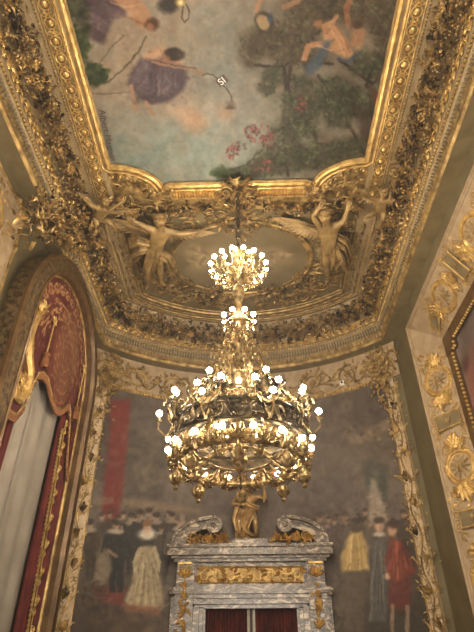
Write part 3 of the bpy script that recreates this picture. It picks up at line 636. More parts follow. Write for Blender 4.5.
for k in range(60):
    u = c.rng.uniform(-1, 1); t0 = c.rng.uniform(0, .6); t1 = t0+c.rng.uniform(.15, .4); P_ = [(147+u*(6+14*t), 550+54*t) for t in (t0, (t0+t1)/2, t1)]; c.line(P_, c.rng.uniform(.6, 1.8), [(196, 178, 142), (112, 96, 72), (150, 132, 100), (128, 112, 90)][k % 4], .5)
for k in range(30): u = c.rng.uniform(-1, 1); c.line([(355+u*7, 536), (355+u*13, 568)], 1.2, [(204, 176, 116), (140, 112, 66), (168, 138, 86)][k % 3], .45)
for k in range(34): u = c.rng.uniform(-1, 1); t0 = c.rng.uniform(0, .5); c.line([(398+u*(5+9*t0), 540+42*t0), (398+u*(8+12*t0), 552+42*t0)], 1.4, [(150, 84, 58), (86, 36, 28), (126, 62, 44)][k % 3], .5)
for k in range(26): u = c.rng.uniform(-1, 1); t0 = c.rng.uniform(0, .6); c.line([(378+u*7, 542+76*t0), (378+u*9, 566+76*t0)], 1.3, [(120, 114, 106), (58, 56, 54), (96, 90, 84)][k % 3], .5)
c.dabs(700, 130, 560, 50, 60, [(120, 102, 82), (70, 60, 50), (96, 82, 66), (56, 48, 42)], (1., 3), .2); c.dabs(700, 370, 560, 70, 70, [(120, 100, 78), (66, 56, 46), (92, 78, 62), (54, 46, 38)], (1., 3), .2)
c.dabs(500, 250, 450, 150, 60, [(112, 100, 88), (88, 76, 66), (124, 110, 96)], (2, 7), .2)
c.wobble(5, .6); g_ = c.a.mean(2, keepdims=True); c.a = g_ + (c.a-g_)*.85; c.a = 90 + (c.a-90)*1.22 - 3
c.a += c.noise(4, 3)[..., None]
us = np.linspace(-3.04, 3.04, 360); vs = np.linspace(0, 6.53, 330); U, Vv = np.meshgrid(us, vs); V = arcwarp(.02)(np.stack((U.ravel(), Vv.ravel(), 0*U.ravel()), 1)); px, py = proj(V)
o = painted('mural_painting', V, grid_faces(330, 360), c.sample(px, py), M['paint']); tag(o, 'huge dim wall mural of a court gathering with a pale gowned lady', 'painting')

# ------------------------------------------------------------------ frieze above the mural
def uvh(mb): return mb.warp(arcwarp(0))
fz = empty('scroll_frieze', (0, 10.0, 6.9), 'pale curved frieze with gilded scrolling foliage above the mural', 'frieze')
mb = MB(); n = 80; rows = []
for v, h in ((6.52, .0), (6.52, .05), (7.27, .05), (7.27, 0)): rows += [(u, v, h) for u in np.linspace(-3.42, 3.42, n)]
mb.add(rows, grid_faces(4, n)); uvh(mb).build('frieze_board', M['border'], fz)
random.seed(9); mb = MB()
for i in range(9):
    u = -3.1+i*.775; hand = 1 if i % 2 else -1
    mb.add(*(SPI if hand > 0 else SPIM), rz(1.2*hand, .24, u, 6.88, .06))
    mb.add(*tube([(u+.75*t-.35, 6.88+.2*math.sin(t*2*PI)*hand, .07) for t in np.linspace(0, 1, 12)], .022, 5)); mb.add(*ROS, rz(random.random(), .085, u, 6.88, .10))
    for k in range(30):
        a = random.uniform(0, 2*PI); r = random.uniform(.12, .36); mb.add(*LEAF, rz(a+random.uniform(-.5, .5)-PI/2, random.uniform(.08, .15), u+r*math.cos(a), 6.88+min(1, .8)*r*math.sin(a), .06))
uvh(mb).build('scroll_foliage', M['gold2'], fz)
mb = MB()
for i in range(92): mb.add(*SPHT, np.array(rz(0, .034, -3.05+i*6.1/91, 6.545, .07)))
mb.add(*tube([(u, 6.585, .055) for u in np.linspace(-3.1, 3.1, 60)], .016, 5)); uvh(mb).build('bead_moulding', M['gold'], fz)

# ------------------------------------------------------------------ flanking strips with climbing gilded flowers
for s in (1, -1):
    nm = 'right of the mural' if s > 0 else 'between mural and arched window'
    fp = empty('floral_pilaster', (s*2.87, 9.0, 0), 'tall pale strip with gilded climbing flowers '+nm, 'pilaster')
    u0, u1 = sorted((s*(3.035 if s > 0 else 2.94), s*3.275)); mb = MB(); rows = []
    for u, h in ((u0, 0), (u0, .045), (u1, .045), (u1, 0)): rows += [(u, v, h) for v in np.linspace(0, 7.27, 12)]
    mb.add(rows, grid_faces(4, 12)); uvh(mb).build('strip_board', M['strip'], fp, .3)
    mb = MB()
    for u in (u0+.012, u1-.012): mb.add(*tube([(u, v, .05) for v in np.linspace(0, 7.2, 24)], .013, 5))
    uvh(mb).build('edge_moulding', M['gold2'], fp)
    random.seed(20+s); mb = MB(); um = (u0+u1)/2
    mb.add(*tube([(um+.05*math.sin(v*7.4), v, .07) for v in np.linspace(.1, 7.1, 120)], .013, 5))
    v = .15; k = 0
    while v < 7.1:
        side = 1 if k % 2 else -1
        cup = MB(); cup.add(*sphere(1, 8, 6), rz(.3*side, 1, um+.03*side, v, .065) @ np.diag((.022, .05, .02, 1)))
        for q in range(12): cup.add(*LEAF, rz(random.uniform(-.7, .7), random.uniform(.06, .11), um+.03*side+random.uniform(-.03, .03), v+random.uniform(-.02, .05), .085))
        uvh(cup).build('flower_cup', M['garland'], fp)
        for q in range(44):     # sprays reaching over the edges
            d = random.choice((-1, 1)); uu = um+d*abs(random.gauss(0, .075)); vv = v+random.uniform(-.22, .22)
            mb.add(*LEAFS, rz(random.uniform(-1.4, 1.4)-d*.6, random.uniform(.04, .08), uu, vv, .055+random.uniform(0, .01)) @ np.diag((.8, 1, .3, 1)))
        for d in (-1, 1):
            pts = [(um+d*.04, v-.08, .06), (um+d*.12, v-.02, .06), (um+d*.17, v+.08, .06)]; mb.add(*tube(pts, .008, 4))
            for q in range(5): mb.add(*LEAFS, rz(-d*(.1+q*.5)+random.gauss(0, .3), .055, um+d*(.11+.016*q), v-.02+.03*q, .062) @ np.diag((1, 1, .5, 1)))
        v += .44; k += 1
    for q in range(240):        # thicker bouquet at the head of the strip
        uu = um-s*abs(random.gauss(0, .18)); vv = 6.75+random.gauss(0, .3); mb.add(*LEAF, rz(random.uniform(0, 6.3), random.uniform(.05, .11), uu, min(vv, 7.2), .07+random.uniform(0, .07)))
    uvh(mb).build('foliage', M['gold2'], fp)

# small white sensor on the frieze
q, tx, nx_ = arcpt(2.08); se = empty('wall_sensor', (q.x, q.y, 6.72), 'small white wall sensor with dark lens on the frieze, right of the chandelier', 'sensor')
F = fr((q.x, q.y, 6.72), tx, (0, 0, 1), nx_) ; mb = MB(); mb.add(*box(-.045, .045, -.055, .055, .05, .10), F); mb.build('housing', M['white'], se, 0); mb = MB(); mb.add(*sphere(.024, 10, 6), F @ rz(0, 1, 0, .018, .10)); mb.build('lens', M['black'], se)

# ------------------------------------------------------------------ marble doorcase
DX = .08
dc = empty('marble_doorcase', (DX, 9.8, 0), 'grey veined marble doorcase with gilded panels and broken scroll pediment', 'doorcase')
def bx(x0, x1, y0, y1, z0, z1): return box(DX+x0, DX+x1, y0, y1, z0+1.6, z1+1.6)
def prism(poly, y0, y1):
    n = len(poly); V = [(DX+x, y0, z+1.6) for x, z in poly]+[(DX+x, y1, z+1.6) for x, z in poly]
    return V, [list(range(n)), list(range(n, 2*n))[::-1]] + [[i, i+n, (i+1) % n+n, (i+1) % n] for i in range(n)]
YB = 10.06
mb = MB()
for z0, z1, hw, y0 in ((1.78, 1.83, 1.30, 9.60), (1.83, 1.87, 1.35, 9.56), (1.87, 1.95, 1.41, 9.48), (1.95, 1.99, 1.39, 9.50), (1.99, 2.04, 1.42, 9.46)): mb.add(*bx(-hw, hw, y0, YB-.12, z0, z1))
mb.build('cornice', M['marble'], dc, 0)
mb = MB(); mb.add(*bx(-1.0, 1.0, 9.72, YB, 1.40, 1.78)); mb.add(*bx(-.99, .99, 9.69, 9.74, 1.72, 1.78)); mb.add(*bx(-.99, .99, 9.68, 9.74, 1.40, 1.45)); mb.build('frieze_block', M['marble'], dc, 0)
mb = MB()
for z0, z1, y0, hw in ((1.30, 1.41, 9.66, 1.0), (1.24, 1.30, 9.70, .98), (1.16, 1.24, 9.74, .96), (1.10, 1.16, 9.80, .94)): mb.add(*bx(-hw, hw, y0, YB, z0, z1))
mb.build('lintel', M['marble'], dc, 0)
for s in (-1, 1):
    mb = MB(); mb.add(*bx(*sorted((s*.96, s*1.26)), 9.66, YB-.1, -1.6, 1.30)); mb.add(*bx(*sorted((s*.93, s*1.30)), 9.62, YB-.1, 1.30, 1.40)); mb.add(*bx(*sorted((s*.95, s*1.25)), 9.64, YB-.1, 1.40, 1.78)); mb.add(*bx(*sorted((s*1.24, s*1.34)), 9.76, YB-.1, -1.6, 1.36))
    mb.add(*sphere(.07, 10, 6), rz(0, 1, DX+s*1.32, 9.72, 2.94)); pi = mb.build('pilaster', M['marble'], dc, 0)
    random.seed(31+s); g = MB(); X = DX+s*1.11
    for k in range(5): g.add(*LEAF, fr((X, 9.63, 3.14), (1, 0, 0), (math.sin((k-2)*.5), 0, math.cos((k-2)*.5)), (0, -1, 0)) @ rz(0, .17))
    g.add(*SPI, fr((X-.07, 9.61, 3.3), (1, 0, 0), (0, 0, 1), (0, -1, 0), .055)); g.add(*SPIM, fr((X+.07, 9.61, 3.3), (1, 0, 0), (0, 0, 1), (0, -1, 0), .055)); g.add(*box(X-.12, X+.12, 9.6, 9.65, 3.345, 3.375))
    for zc in np.arange(1.0, 2.9, .21):
        for q in range(8): g.add(*LEAF, fr((X+random.uniform(-.06, .06), 9.64, zc+random.uniform(-.1, .1)), (1, 0, 0), (math.sin(q*.8), 0, math.cos(q*.8)), (0, -1, 0)) @ rz(0, random.uniform(.09, .15)))
        g.add(*ROS, fr((X, 9.62, zc), (1, 0, 0), (0, 0, 1), (0, -1, 0), .06))
    g.build('gilt_ornament', M['gold'], dc)
    j = MB()
    for x0, x1, y0 in ((.86, .97, 9.74), (.80, .87, 9.80), (.76, .81, 9.86)): j.add(*bx(*sorted((s*x0, s*x1)), y0, YB, -1.6, 1.12))
    j.build('door_jamb', M['marble'], dc, 0)
    # broken pediment: curved arm ending in a scroll
    cx, cz = s*.62, 2.325; out = []; inn = []
    for t in np.linspace(0, 1, 16):
                b_ = t*PI/2; out.append((s*(.66+.70*math.cos(b_)), 2.04+.44*math.sin(b_))); inn.append((s*(.66+.46*math.cos(b_)), 2.04+.27*math.sin(b_)))
    mb = MB(); mb.add(*prism(out+inn[::-1], 9.56, 9.92))
    out2 = [(x*1.0+s*.02*0, z+.03) for x, z in out]; inn2 = [(a[0]*.82+b[0]*.18, a[1]*.82+b[1]*.18) for a, b in zip(out, inn)]
    mb.add(*prism(out2+inn2[::-1], 9.49, 9.92))
    sp = []; si = []
    for t in np.linspace(0, 1, 34):
        a = PI/2 + (s)*t*2*PI*1.45; r = .165*(1-t*.78); r2 = max(.012, r-.045*(1-.4*t)); sp.append((cx+r*math.cos(a), cz+r*math.sin(a))); si.append((cx+r2*math.cos(a), cz+r2*math.sin(a)))
    mb.add([(DX+x, y, z+1.6) for y in (9.40, 9.92) for x, z in sp+si], [])
    n0 = mb.n-4*34
    for i in range(33):
        A, B, C, D = n0+i, n0+i+1, n0+34+i+1, n0+34+i; h = 68
        mb.f += [[A, B, C, D], [A+h, D+h, C+h, B+h], [A, A+h, B+h, B], [D, C, C+h, D+h]]
    mb.add(*prism([(cx+.125*math.cos(a), cz+.125*math.sin(a)) for a in np.linspace(0, 2*PI, 24)[:-1]], 9.44, 9.9)); mb.add(*sphere(.04, 10, 6), rz(0, 1, DX+cx, 9.42, cz+1.6))
    mb.build('scroll_pediment', M['marble'], dc, .5)
    g = MB()
    for q in range(60):
        t = random.random(); g.add(*LEAF, fr((DX+s*random.uniform(.40, 1.08), 9.5-random.uniform(0, .05), 3.66+random.uniform(0, .10)*(1-.3*t)), (1, 0, 0), (random.gauss(0, 1), -.1, random.gauss(.2, .8)), (0, -1, 0)) @ rz(0, random.uniform(.08, .14)))
    for x, z, r in ((.96, 3.75, .09), (.78, 3.71, .06), (.5, 3.69, .05), (.38, 3.68, .045)): g.add(*(SPI if s > 0 else SPIM), fr((DX+s*x, 9.46, z), (1, 0, 0), (0, 0, 1), (0, -1, 0), r))
    g.build('gilt_foliage', M['gold'], dc)
g = MB(); random.seed(77); g.add(*box(DX-.9, DX+.9, 9.69, 9.725, 3.06, 3.31))
bg = g.build('gilt_panel', M['gold2'], dc, 0); g = MB()
for i in range(8):
    u = -.79+i*.226; g.add(*(SPI if i % 2 else SPIM), fr((DX+u, 9.68, 3.185), (1, 0, 0), (0, 0, 1), (0, -1, 0), .085))
    for k in range(11): a = random.uniform(0, 6.28); g.add(*LEAF, fr((DX+u+.08*math.cos(a), 9.68, 3.185+.07*math.sin(a)), (1, 0, 0), (math.cos(a+.6), 0, math.sin(a+.6)), (0, -1, 0)) @ rz(0, .1))
for z in (3.065, 3.305): g.add(*tube([(DX-.9, 9.68, z), (DX+.9, 9.68, z)], .013, 5))
g.build('scroll_relief', M['gold'], bg)
mb = MB(); mb.add(*bx(-.36, .36, 9.55, 9.95, 2.04, 2.07)); mb.add(*bx(-.30, .30, 9.60, 9.95, 2.07, 2.15)); mb.build('statue_plinth', M['marble'], dc, 0)
# curtain in the doorway
mb = MB(); nx = 90
for s in (-1, 1):
    rows = []
    for z in np.linspace(0, 2.72, 8): rows += [(DX+s*(.06+.70*i/(nx-1)), 9.96+.025*math.sin(i*.75+s)+.012*math.sin(i*1.9), z) for i in range(nx)]
    o = MB().add(rows, grid_faces(8, nx)).build('door_curtain', M['red2'], None, 1.5)
    tag(o, 'dark red pleated curtain filling the %s half of the marble doorway' % ('left' if s < 0 else 'right'), 'curtain', 'doorway curtains')
dp = empty('door_post', (DX, 9.9, 0), 'slim grey double post between the two dark red doorway curtains', 'post'); 
for x in (-.045, .045): MB().add(*box(DX+x-.022, DX+x+.022, 9.88, 9.94, 0, 2.71)).build('upright', M['postpaint'], dp, 0)
MB().add(*box(DX-.02, DX+.02, 9.9, 9.93, 0, 2.71)).build('meeting_strip', M['dark'], dp, 0)
# ------------------------------------------------------------------ right wall: panel border, roundels, picture
XR = HW; WN = (-1, 0, 0); WU = (0, -1, 0); WV = (0, 0, 1); DR, YO, YI, ZO, ZI = .42, 7.97, 7.36, 7.02, 6.345      # a splayed recess: outer and inner edges
SU = Vector((DR, YI-YO, 0)); SLN = SU.length; SU.normalize(); TV = Vector((-DR, 0, ZO-ZI)); TLN = TV.length; TV.normalize()
def ws(u, z, fl=.6): return fr((XR+SU.x*u, YO+SU.y*u, z+1.6), SU, WV, SU.cross(Vector(WV))) @ np.diag((1, 1, fl, 1))                     # on the far splay
def wt(y, v, fl=.6): return fr((XR+DR+TV.x*v, y, ZI+TV.z*v), WU, TV, Vector(WU).cross(TV)) @ np.diag((1, 1, fl, 1))                       # on the splay overhead
def rect_rail(pts, r, m, nm, parent, sides=6): return MB().add(*tube(pts, r, sides)).build(nm, m, parent)
pb = MB(); pb.add([(XR, YO, 0), (XR+DR, YI, 0), (XR, YO, ZO), (XR+DR, YI, ZI), (XR, -3.5, ZO), (XR+DR, -3.5, ZI)], [[0, 1, 3, 2], [2, 3, 5, 4]])
pb = st(pb, 'trim_6', M['border'], None, 0)
for off, r, m, nm in ((0, .016, M['border'], 'outer_edge'), (.05, .010, M['border'], 'inner_edge')):
    a = off/SLN; b = off/TLN; X1, Y1_, X2, Z2 = XR+DR*a, YO+(YI-YO)*a, XR+DR*b, ZO-(ZO-ZI)*b
    rect_rail([(X1-.004, Y1_-.004, z) for z in np.linspace(.1, Z2-.01, 4)] + [(X2-.004, y, Z2-.004) for y in np.linspace(Y1_-.02, -3.4, 6)], r, m, nm, pb)
c = Canvas(-3.6, -2.4, 7.6, 6.0, 24, (92, 84, 78)); c.a += c.noise(1, 9)[..., None]
for x, y, r, col in ((6.8, 4.2, .4, (58, 66, 62)), (7.1, 3.2, .5, (176, 156, 136)), (6.6, 3.5, .35, (112, 56, 46)), (6.0, 3.8, .45, (140, 84, 64)), (7.2, 4.5, .25, (150, 140, 130)), (7.15, 3.9, .25, (58, 76, 62)), (6.2, 2.6, .6, (150, 130, 114)), (7.0, 2.0, .5, (72, 60, 54)), (5.2, 3.4, .7, (120, 86, 70)), (4.0, 3, .9, (96, 88, 72)), (5.0, 1.8, .8, (150, 128, 108))):
    c.ell(x, 4.8-y, r, r*.9, col, .85, 0, .5)
    for k in range(10): c.ell(x+c.rng.normal(0, r*.5), 4.8-y+c.rng.normal(0, r*.5), r*.25, r*.08, np.array(col)+c.rng.normal(0, 28), .6, c.rng.uniform(0, 3))
person(c, 7.0, 4.8-1.8, 2.4, (166, 148, 130), skirt=True); person(c, 6.3, 4.8-1.7, 2.6, (112, 50, 42), wide=.28); person(c, 5.4, 4.8-1.6, 2.5, (64, 62, 70), wide=.26); c.wobble(.25, .06); c.blur(1)
yy = np.linspace(-3.3, YI-.02, 240); zz = np.linspace(.9, ZI-1.6-.02, 110); A, B = np.meshgrid(yy, zz); V = np.stack((np.full(A.size, XR+DR+.01), A.ravel(), B.ravel()+1.6), 1)
o = painted('wall_painting', V, grid_faces(110, 240), c.sample(A.ravel(), 4.8-B.ravel()), M['paint']); tag(o, 'large canvas of robed figures recessed in the right hand wall, cut by the photo edge', 'painting')
pf = empty('wall_painting_frame', (XR+DR, YI, 5.7), 'brown moulded frame edged with gold beads around the right wall canvas', 'picture frame'); XF = XR+DR
mb = MB(); mb.add(*box(XF-.07, XF+.0, YI-.16, YI+.04, .8, ZI)); mb.add(*box(XF-.07, XF+.0, -3.4, YI-.16, ZI-.16, ZI+.05)); mb.add(*box(XF-.085, XF+.0, YI-.30, YI+.03, ZI-.30, ZI+.03)); mb.build('frame_moulding', M['brown2'], pf, 0)
mb = MB()
for z in np.arange(1, ZI-.2, .07): mb.add(*SPHT, fr((XF-.07, YI-.18 if z < ZI-.34 else YI-.32, z), WU, WV, WN, .026))
for y in np.arange(1.5, YI-.2, .07): mb.add(*SPHT, fr((XF-.07, y, ZI-.18 if y < YI-.34 else ZI-.32), WU, WV, WN, .026))
mb.build('bead_edge', M['gold'], pf)
random.seed(41)
RD = [(ws(.36, 4.15), .27, .27, True, 'gilt roundel on the right wall border, level with the upper mural edge'), (ws(.37, 2.70), .275, .275, True, 'gilt roundel on the right wall border, second below the corner plaque'),
      (wt(6.6, .40), .33, .25, False, 'gilt oval above the right wall canvas, next to the corner plaque'), (wt(5.16, .40), .33, .25, False, 'big gilt oval high above the right wall canvas at the photo edge'), (ws(.37, 1.2), .275, .275, True, 'lowest gilt roundel on the right wall border, cut by the photo edge')]
for F, ru, rv, up, lb in RD:
    o0 = F[:3, 3]; r = rv
    ro = empty('roundel', tuple(o0), lb, 'wall ornament', 'gilt roundels of the right wall border')
    mb = MB(); mb.add(*ringtor(ru*.9, rv*.9, r*.15, 32, 8), F); mb.add(*ringtor(ru*.72, rv*.72, r*.05, 28, 5), F)
    for k in range(28): mb.add(*SPHT, F @ rz(0, r*.06, ru*.93*math.cos(k*2*PI/28), rv*.93*math.sin(k*2*PI/28), r*.15))
    mb.build('ring', M['gold'], ro)
    mb = MB(); mb.add(*lathe([(.78, 0), (.5, .05), (.001, .06)], 28), F @ np.diag((ru, rv, .25, 1))); di = mb.build('disc', M['border'], ro)
    mb = MB()          # low relief: a leafy head and curls
    mb.add(*sphere(1, 10, 7), F @ np.diag((r*.27, r*.36, r*.2, 1))); mb.add(*sphere(1, 8, 6), F @ rz(0, 1, r*.2, -.02, .03) @ np.diag((r*.1, r*.1, r*.12, 1)))
    for k in range(11): mb.add(*LEAFS, F @ rz(k*.57, r*.36, ru*.3*math.cos(k*.57+1.57), rv*.3*math.sin(k*.57+1.57), .02))
    mb.build('relief', M['stucco'], di)
    for sg_ in (1, -1):      # crest of leaves at either end
        mb = MB(); B_ = F @ (rz(0 if sg_ > 0 else PI, 1, 0, sg_*rv*1.0) if up else rz(-PI/2*sg_, 1, sg_*ru*1.0, 0))
        mb.add(*acanthus(7, r*1.0, 2.2), B_); mb.add(*acanthus(5, r*.66, 1.6), B_ @ rz(0, 1, 0, 0, .03))
        for q in (-1, 1): mb.add(*(SPI if q > 0 else SPIM), B_ @ rz(0, r*.34, q*r*.66, r*.15, .03)); mb.add(*(SPIM if q > 0 else SPI), B_ @ rz(0, r*.26, q*r*.8, r*.95, .02))
        mb.add(*SPH, B_ @ rz(0, r*.16, 0, r*.1, .05))
        for k in range(12): mb.add(*LEAFS, B_ @ rz(random.uniform(0, 6.3), random.uniform(.05, .1), random.uniform(-1.2, 1.2)*r, random.uniform(.1, 1.1)*r, .005))
        mb.build('leaf_crest', M['gold'], ro)
for F, a, lb in ((wt(7.12, .38), .5, 'tilted little gilt framed plaque in the upper corner of the right wall border'), (wt(5.86, .42), PI/2, 'gilt framed plaque between two ovals above the right wall canvas'), (ws(.38, 3.42), 0, 'gilt framed plaque between two roundels on the right wall border'), (ws(.38, 1.96), 0, 'lower gilt framed plaque above the lowest roundel')):
    pq = empty('plaque', tuple(F[:3, 3]), lb, 'wall ornament', 'small plaques of the right wall border'); F = F @ rz(a)
    MB().add(*box(-.21, .21, -.10, .10, 0, .07), F).build('tablet', M['plaster2'], pq, 0); mb = MB()
    mb.add(*tube([(-.22, -.11, .07), (.22, -.11, .07), (.22, .11, .07), (-.22, .11, .07)], .02, 5, closed=True), F)
    for q in (-1, 1):
        for w in (-1, 1): mb.add(*(SPI if q*w > 0 else SPIM), F @ rz(0, .08, q*.27, w*.09, .04))
    mb.build('rim', M['gold'], pq, 0); mb = MB(); mb.add(*ROS, F @ rz(0, .06, 0, 0, .08)); mb.build('boss', M['gold2'], pq)

# ------------------------------------------------------------------ left wall: arched window with red hangings
XL = -HW; AY, AZ, RI, RO = 6.9, 4.15+1.6, 1.37, 1.66
def arch(r, x, nz=10, na=36):
    P = [(x, AY-r, z) for z in np.linspace(0, AZ, nz)][:-1] + [(x, AY-r*math.cos(t), AZ+r*math.sin(t)) for t in np.linspace(0, PI, na)] + [(x, AY+r, z) for z in np.linspace(AZ, 0, nz)][1:]
    return P
def archsweep(prof, name, m, parent, sm=.5):
    rows = []
    for r, x in prof: rows += arch(r, x)
    return MB().add(rows, grid_faces(len(prof), len(rows)//len(prof))).build(name, m, parent, sm)
af = empty('window_arch_frame', (XL, AY, 0), 'deep brown and gold moulded arch frame around the left window', 'window frame')
archsweep([(RO, XL+.01), (RO+.0, XL+.30), (RO-.03, XL+.31), (RI+.07, XL+.33), (RI+.07, XL+.30)], 'frame_body', M['brown'], af)
archsweep([(RI+.07, XL+.29), (RI+.07, XL+.345), (RI+.04, XL+.36), (RI+.02, XL+.33), (RI+.0, XL+.30), (RI, XL+.02)], 'inner_moulding', M['brown2'], af)
archsweep([(RO+.03, XL+.24), (RO+.04, XL+.29), (RO+.0, XL+.325), (RO-.03, XL+.31)], 'outer_moulding', M['brown2'], af)
archsweep([(RI+.005, XL+.22), (RI-.02, XL+.21), (RI-.03, XL+.18), (RI-.01, XL+.16)], 'gilt_fillet', M['gold2'], af)
mb = MB()
for a, b in ((AZ, 5.2),):
    V = [(XL+.02, AY-RI*math.cos(t), AZ+RI*math.sin(t)) for t in np.linspace(0, PI, 30)] + [(XL+.02, AY+RI, 0), (XL+.02, AY-RI, 0)]
    mb.add(V, [list(range(len(V)))])
st(mb, 'window_1', M['dark'], None, 0)
# blind
mb = MB()
for k, (y0, y1) in enumerate(((5.60, 6.70), (6.60, 7.66))):
    rows = []
    for z in np.linspace(.1, 5.9, 14): rows += [(XL+.05+.012*math.sin(i*.7+k)+.01*k, y0+(y1-y0)*i/23, z) for i in range(24)]
    mb.add(rows, grid_faces(14, 24))
o = mb.build('window_blind', M['blind'], None, 1.2); tag(o, 'grey white cloth blind hanging behind the red curtains of the arched window', 'blind')
# red curtains
def curtain(name, label, ya, yb, x0, mtl):
    ct = empty(name, (x0, 6.9, 0), label, 'curtain', 'red window curtains'); rows = []; n = 60
    for z in np.linspace(0, 5.4, 26):
        a, b = ya(z), yb(z); rows += [(x0+.03*math.sin(i*.66)+.015*math.sin(i*1.4+z*.4), a+(b-a)*i/(n-1), z) for i in range(n)]
    MB().add(rows, grid_faces(26, n)).build('drape', mtl, ct, 1.3); return ct
rc = curtain('window_curtain', 'long red curtain with embroidered gold edge on the far side of the arched window', lambda z: 7.50+.02*z if z > 3 else 7.62-.02*z, lambda z: 8.26, XL+.12, M['red'])
lc = curtain('window_curtain', 'red curtain at the near side of the arched window, below the gold scroll', lambda z: 5.55, lambda z: 6.02+.04*max(0, z-3), XL+.12, M['red'])
e = MB(); P = []
for z in np.linspace(.1, 5.0, 60): P.append((XL+.165, 8.04-.09*(z-2.2) if z < 5.1 else 7.6, z))
ed = [(p[0], p[1]-.10, p[2]) for p in P]; e.add(*tube(ed, .016, 5)); e.add(*tube(P, .010, 5))
for i, z in enumerate(np.arange(.3, 5, .36)):
    y = 8.04-.09*(z-2.2)-.02; F = fr((XL+.17, y, z), (0, 1, 0), (0, .1, 1), (1, 0, 0)); sc = MB(); sc.add(*SPI, F @ rz(0, .07)); sc.add(*SPIM, F @ rz(PI, .055, .03, .17)); sc.add(*LEAF, F @ rz(.4, .16, 0, .05)); sc.add(*LEAF, F @ rz(-.5, .13, 0, .1)); sc.build('embroidered_scroll', M['gold'], rc)
for z in np.arange(.2, 5, .06): e.add(*SPHT, fr((XL+.17, 8.04-.09*(z-2.2)-.13, z), (0, 1, 0), (0, 0, 1), (1, 0, 0), .02))
e.build('gold_edging', M['gold'], rc)
# shaped valance
low = [(5.53, 2.85), (5.7, 2.78), (5.95, 2.82), (6.12, 3.05), (6.2, 3.4), (6.28, 3.62), (6.42, 3.70), (6.6, 3.72), (6.72, 3.66), (6.92, 3.56), (7.14, 3.50), (7.35, 3.56), (7.52, 3.70), (7.64, 3.80), (7.76, 3.70), (7.9, 3.35), (8.02, 3.02), (8.14, 2.86), (8.27, 2.80)]
ly = np.array([p[0] for p in low]); lz = np.array([p[1] for p in low])
c = Canvas(5.4, -6.0, 8.4, -2.4, 110, (84, 26, 20)); c.a += c.noise(.2, 5)[..., None]; g1, g2 = (196, 154, 98), (164, 120, 76)
for t in np.linspace(.16, PI-.16, 15):      # flame scrolls along the arch
    x, z = AY-1.2*math.cos(t), -(AZ-1.6+1.2*math.sin(t)); ra = -t
    P = [(x+.13*(1-k/14)*math.cos(ra+k*.55), z+.13*(1-k/14)*math.sin(ra+k*.55)) for k in range(13)]; c.line(P, .03, g1, .9) if False else None
    for k in range(len(P)-1): c.ell(*P[k], .026, .018, g1, .85, ra+k*.55+1.5, .4)
    c.ell(x-.12*math.sin(t)*0+.1*math.cos(t), z+.1*math.sin(t)*.3, .08, .022, g1, .8, ra+.6, .4)
for k in range(170): t = c.rng.uniform(.1, PI-.1); r = c.rng.uniform(.65, 1.02); c.ell(AY-r*math.cos(t), -(AZ-1.6+r*math.sin(t)), .05, .018, g1 if k % 3 else g2, .75, t+1.57, .4)
cx0, cz0 = 7.2, -4.45; c.ell(cx0, cz0, .55, .85, (124, 82, 54), .7, 0, .3)
for rr_ in (.2, .34, .48, .6):
    n = int(rr_*46)
    for k in range(n): t = 2*PI*k/n; c.ell(cx0+rr_*.8*math.cos(t), cz0+rr_*1.35*math.sin(t), .05, .016, g2, .8, t+1.2+.5*(k % 2), .4)
for k in range(200): c.ell(c.rng.uniform(5.6, 8.25), c.rng.uniform(-5.3, -2.8), .045, .014, g2, .6, c.rng.uniform(0, 3), .4)
val = empty('valance', (XL+.2, AY, 5.4), 'crimson damask valance with gold pattern filling the head of the arched window', 'valance'); rows = []; ny_, nz_ = 130, 120
for i in range(nz_):
    for y in np.linspace(5.535, 8.265, ny_):
        lo = np.interp(y, ly, lz); hi = AZ-1.6+math.sqrt(max(0, 1.368**2-(y-AY)**2)); z = lo+(hi-lo)*i/(nz_-1); w = max(0, 1-(z-lo)/1.1); rows.append((XL+.19+.02*w*math.sin(y*13), y, z+1.6))
V = np.array(rows); painted('damask_cloth', V, grid_faces(nz_, ny_), c.sample(V[:, 1], -(V[:, 2]-1.6)), M['damask'], val)
mb = MB(); fr_ = MB(); yy = np.linspace(5.56, 8.24, 300); P = [(XL+.215, y, np.interp(y, ly, lz)+1.6+.01) for y in yy]; mb.add(*tube(P, .018, 5))
for i in range(0, 300, 3):
    x, y, z = P[i]; h = .11; fr_.add(*tube([(x, y, z), (x, y+.004, z-h*.5), (x, y, z-h)], [.012, .010, .017], 5))
mb.build('gold_braid', M['gold2'], val); fr_.build('bullion_fringe', M['fringe'], val)
mb = MB()                               # large gold scroll applied on the near side
pts = [(6.02, 4.62), (5.88, 4.42), (5.74, 4.15), (5.68, 3.85), (5.80, 3.60), (5.98, 3.44), (6.02, 3.22), (5.90, 3.02), (5.74, 3.0), (5.64, 3.12), (5.68, 3.28), (5.79, 3.30), (5.84, 3.20), (5.78, 3.12)]
n = 60; q = np.linspace(0, len(pts)-1, n); pc = [(XL+.235, np.interp(k, range(len(pts)), [p[0] for p in pts]), np.interp(k, range(len(pts)), [p[1] for p in pts])+1.6) for k in q]; mb.add(*tube(pc, np.interp(np.linspace(0, 1, n), [0, .25, .6, 1], [.02, .075, .06, .025]), 7))
for k in range(4, 44, 2):
    x, y, z = pc[k]; mb.add(*LEAF, fr((x-.01, y, z), (0, 1, 0), (0, -.6-.3*math.sin(k), .5), (1, 0, 0)) @ rz(.3*math.sin(k), .2)); mb.add(*LEAFS, fr((x-.01, y, z), (0, 1, 0), (0, .8, .5), (1, 0, 0)) @ rz(.3*math.cos(k), .16))
mb.build('scroll_applique', M['gold'], val)
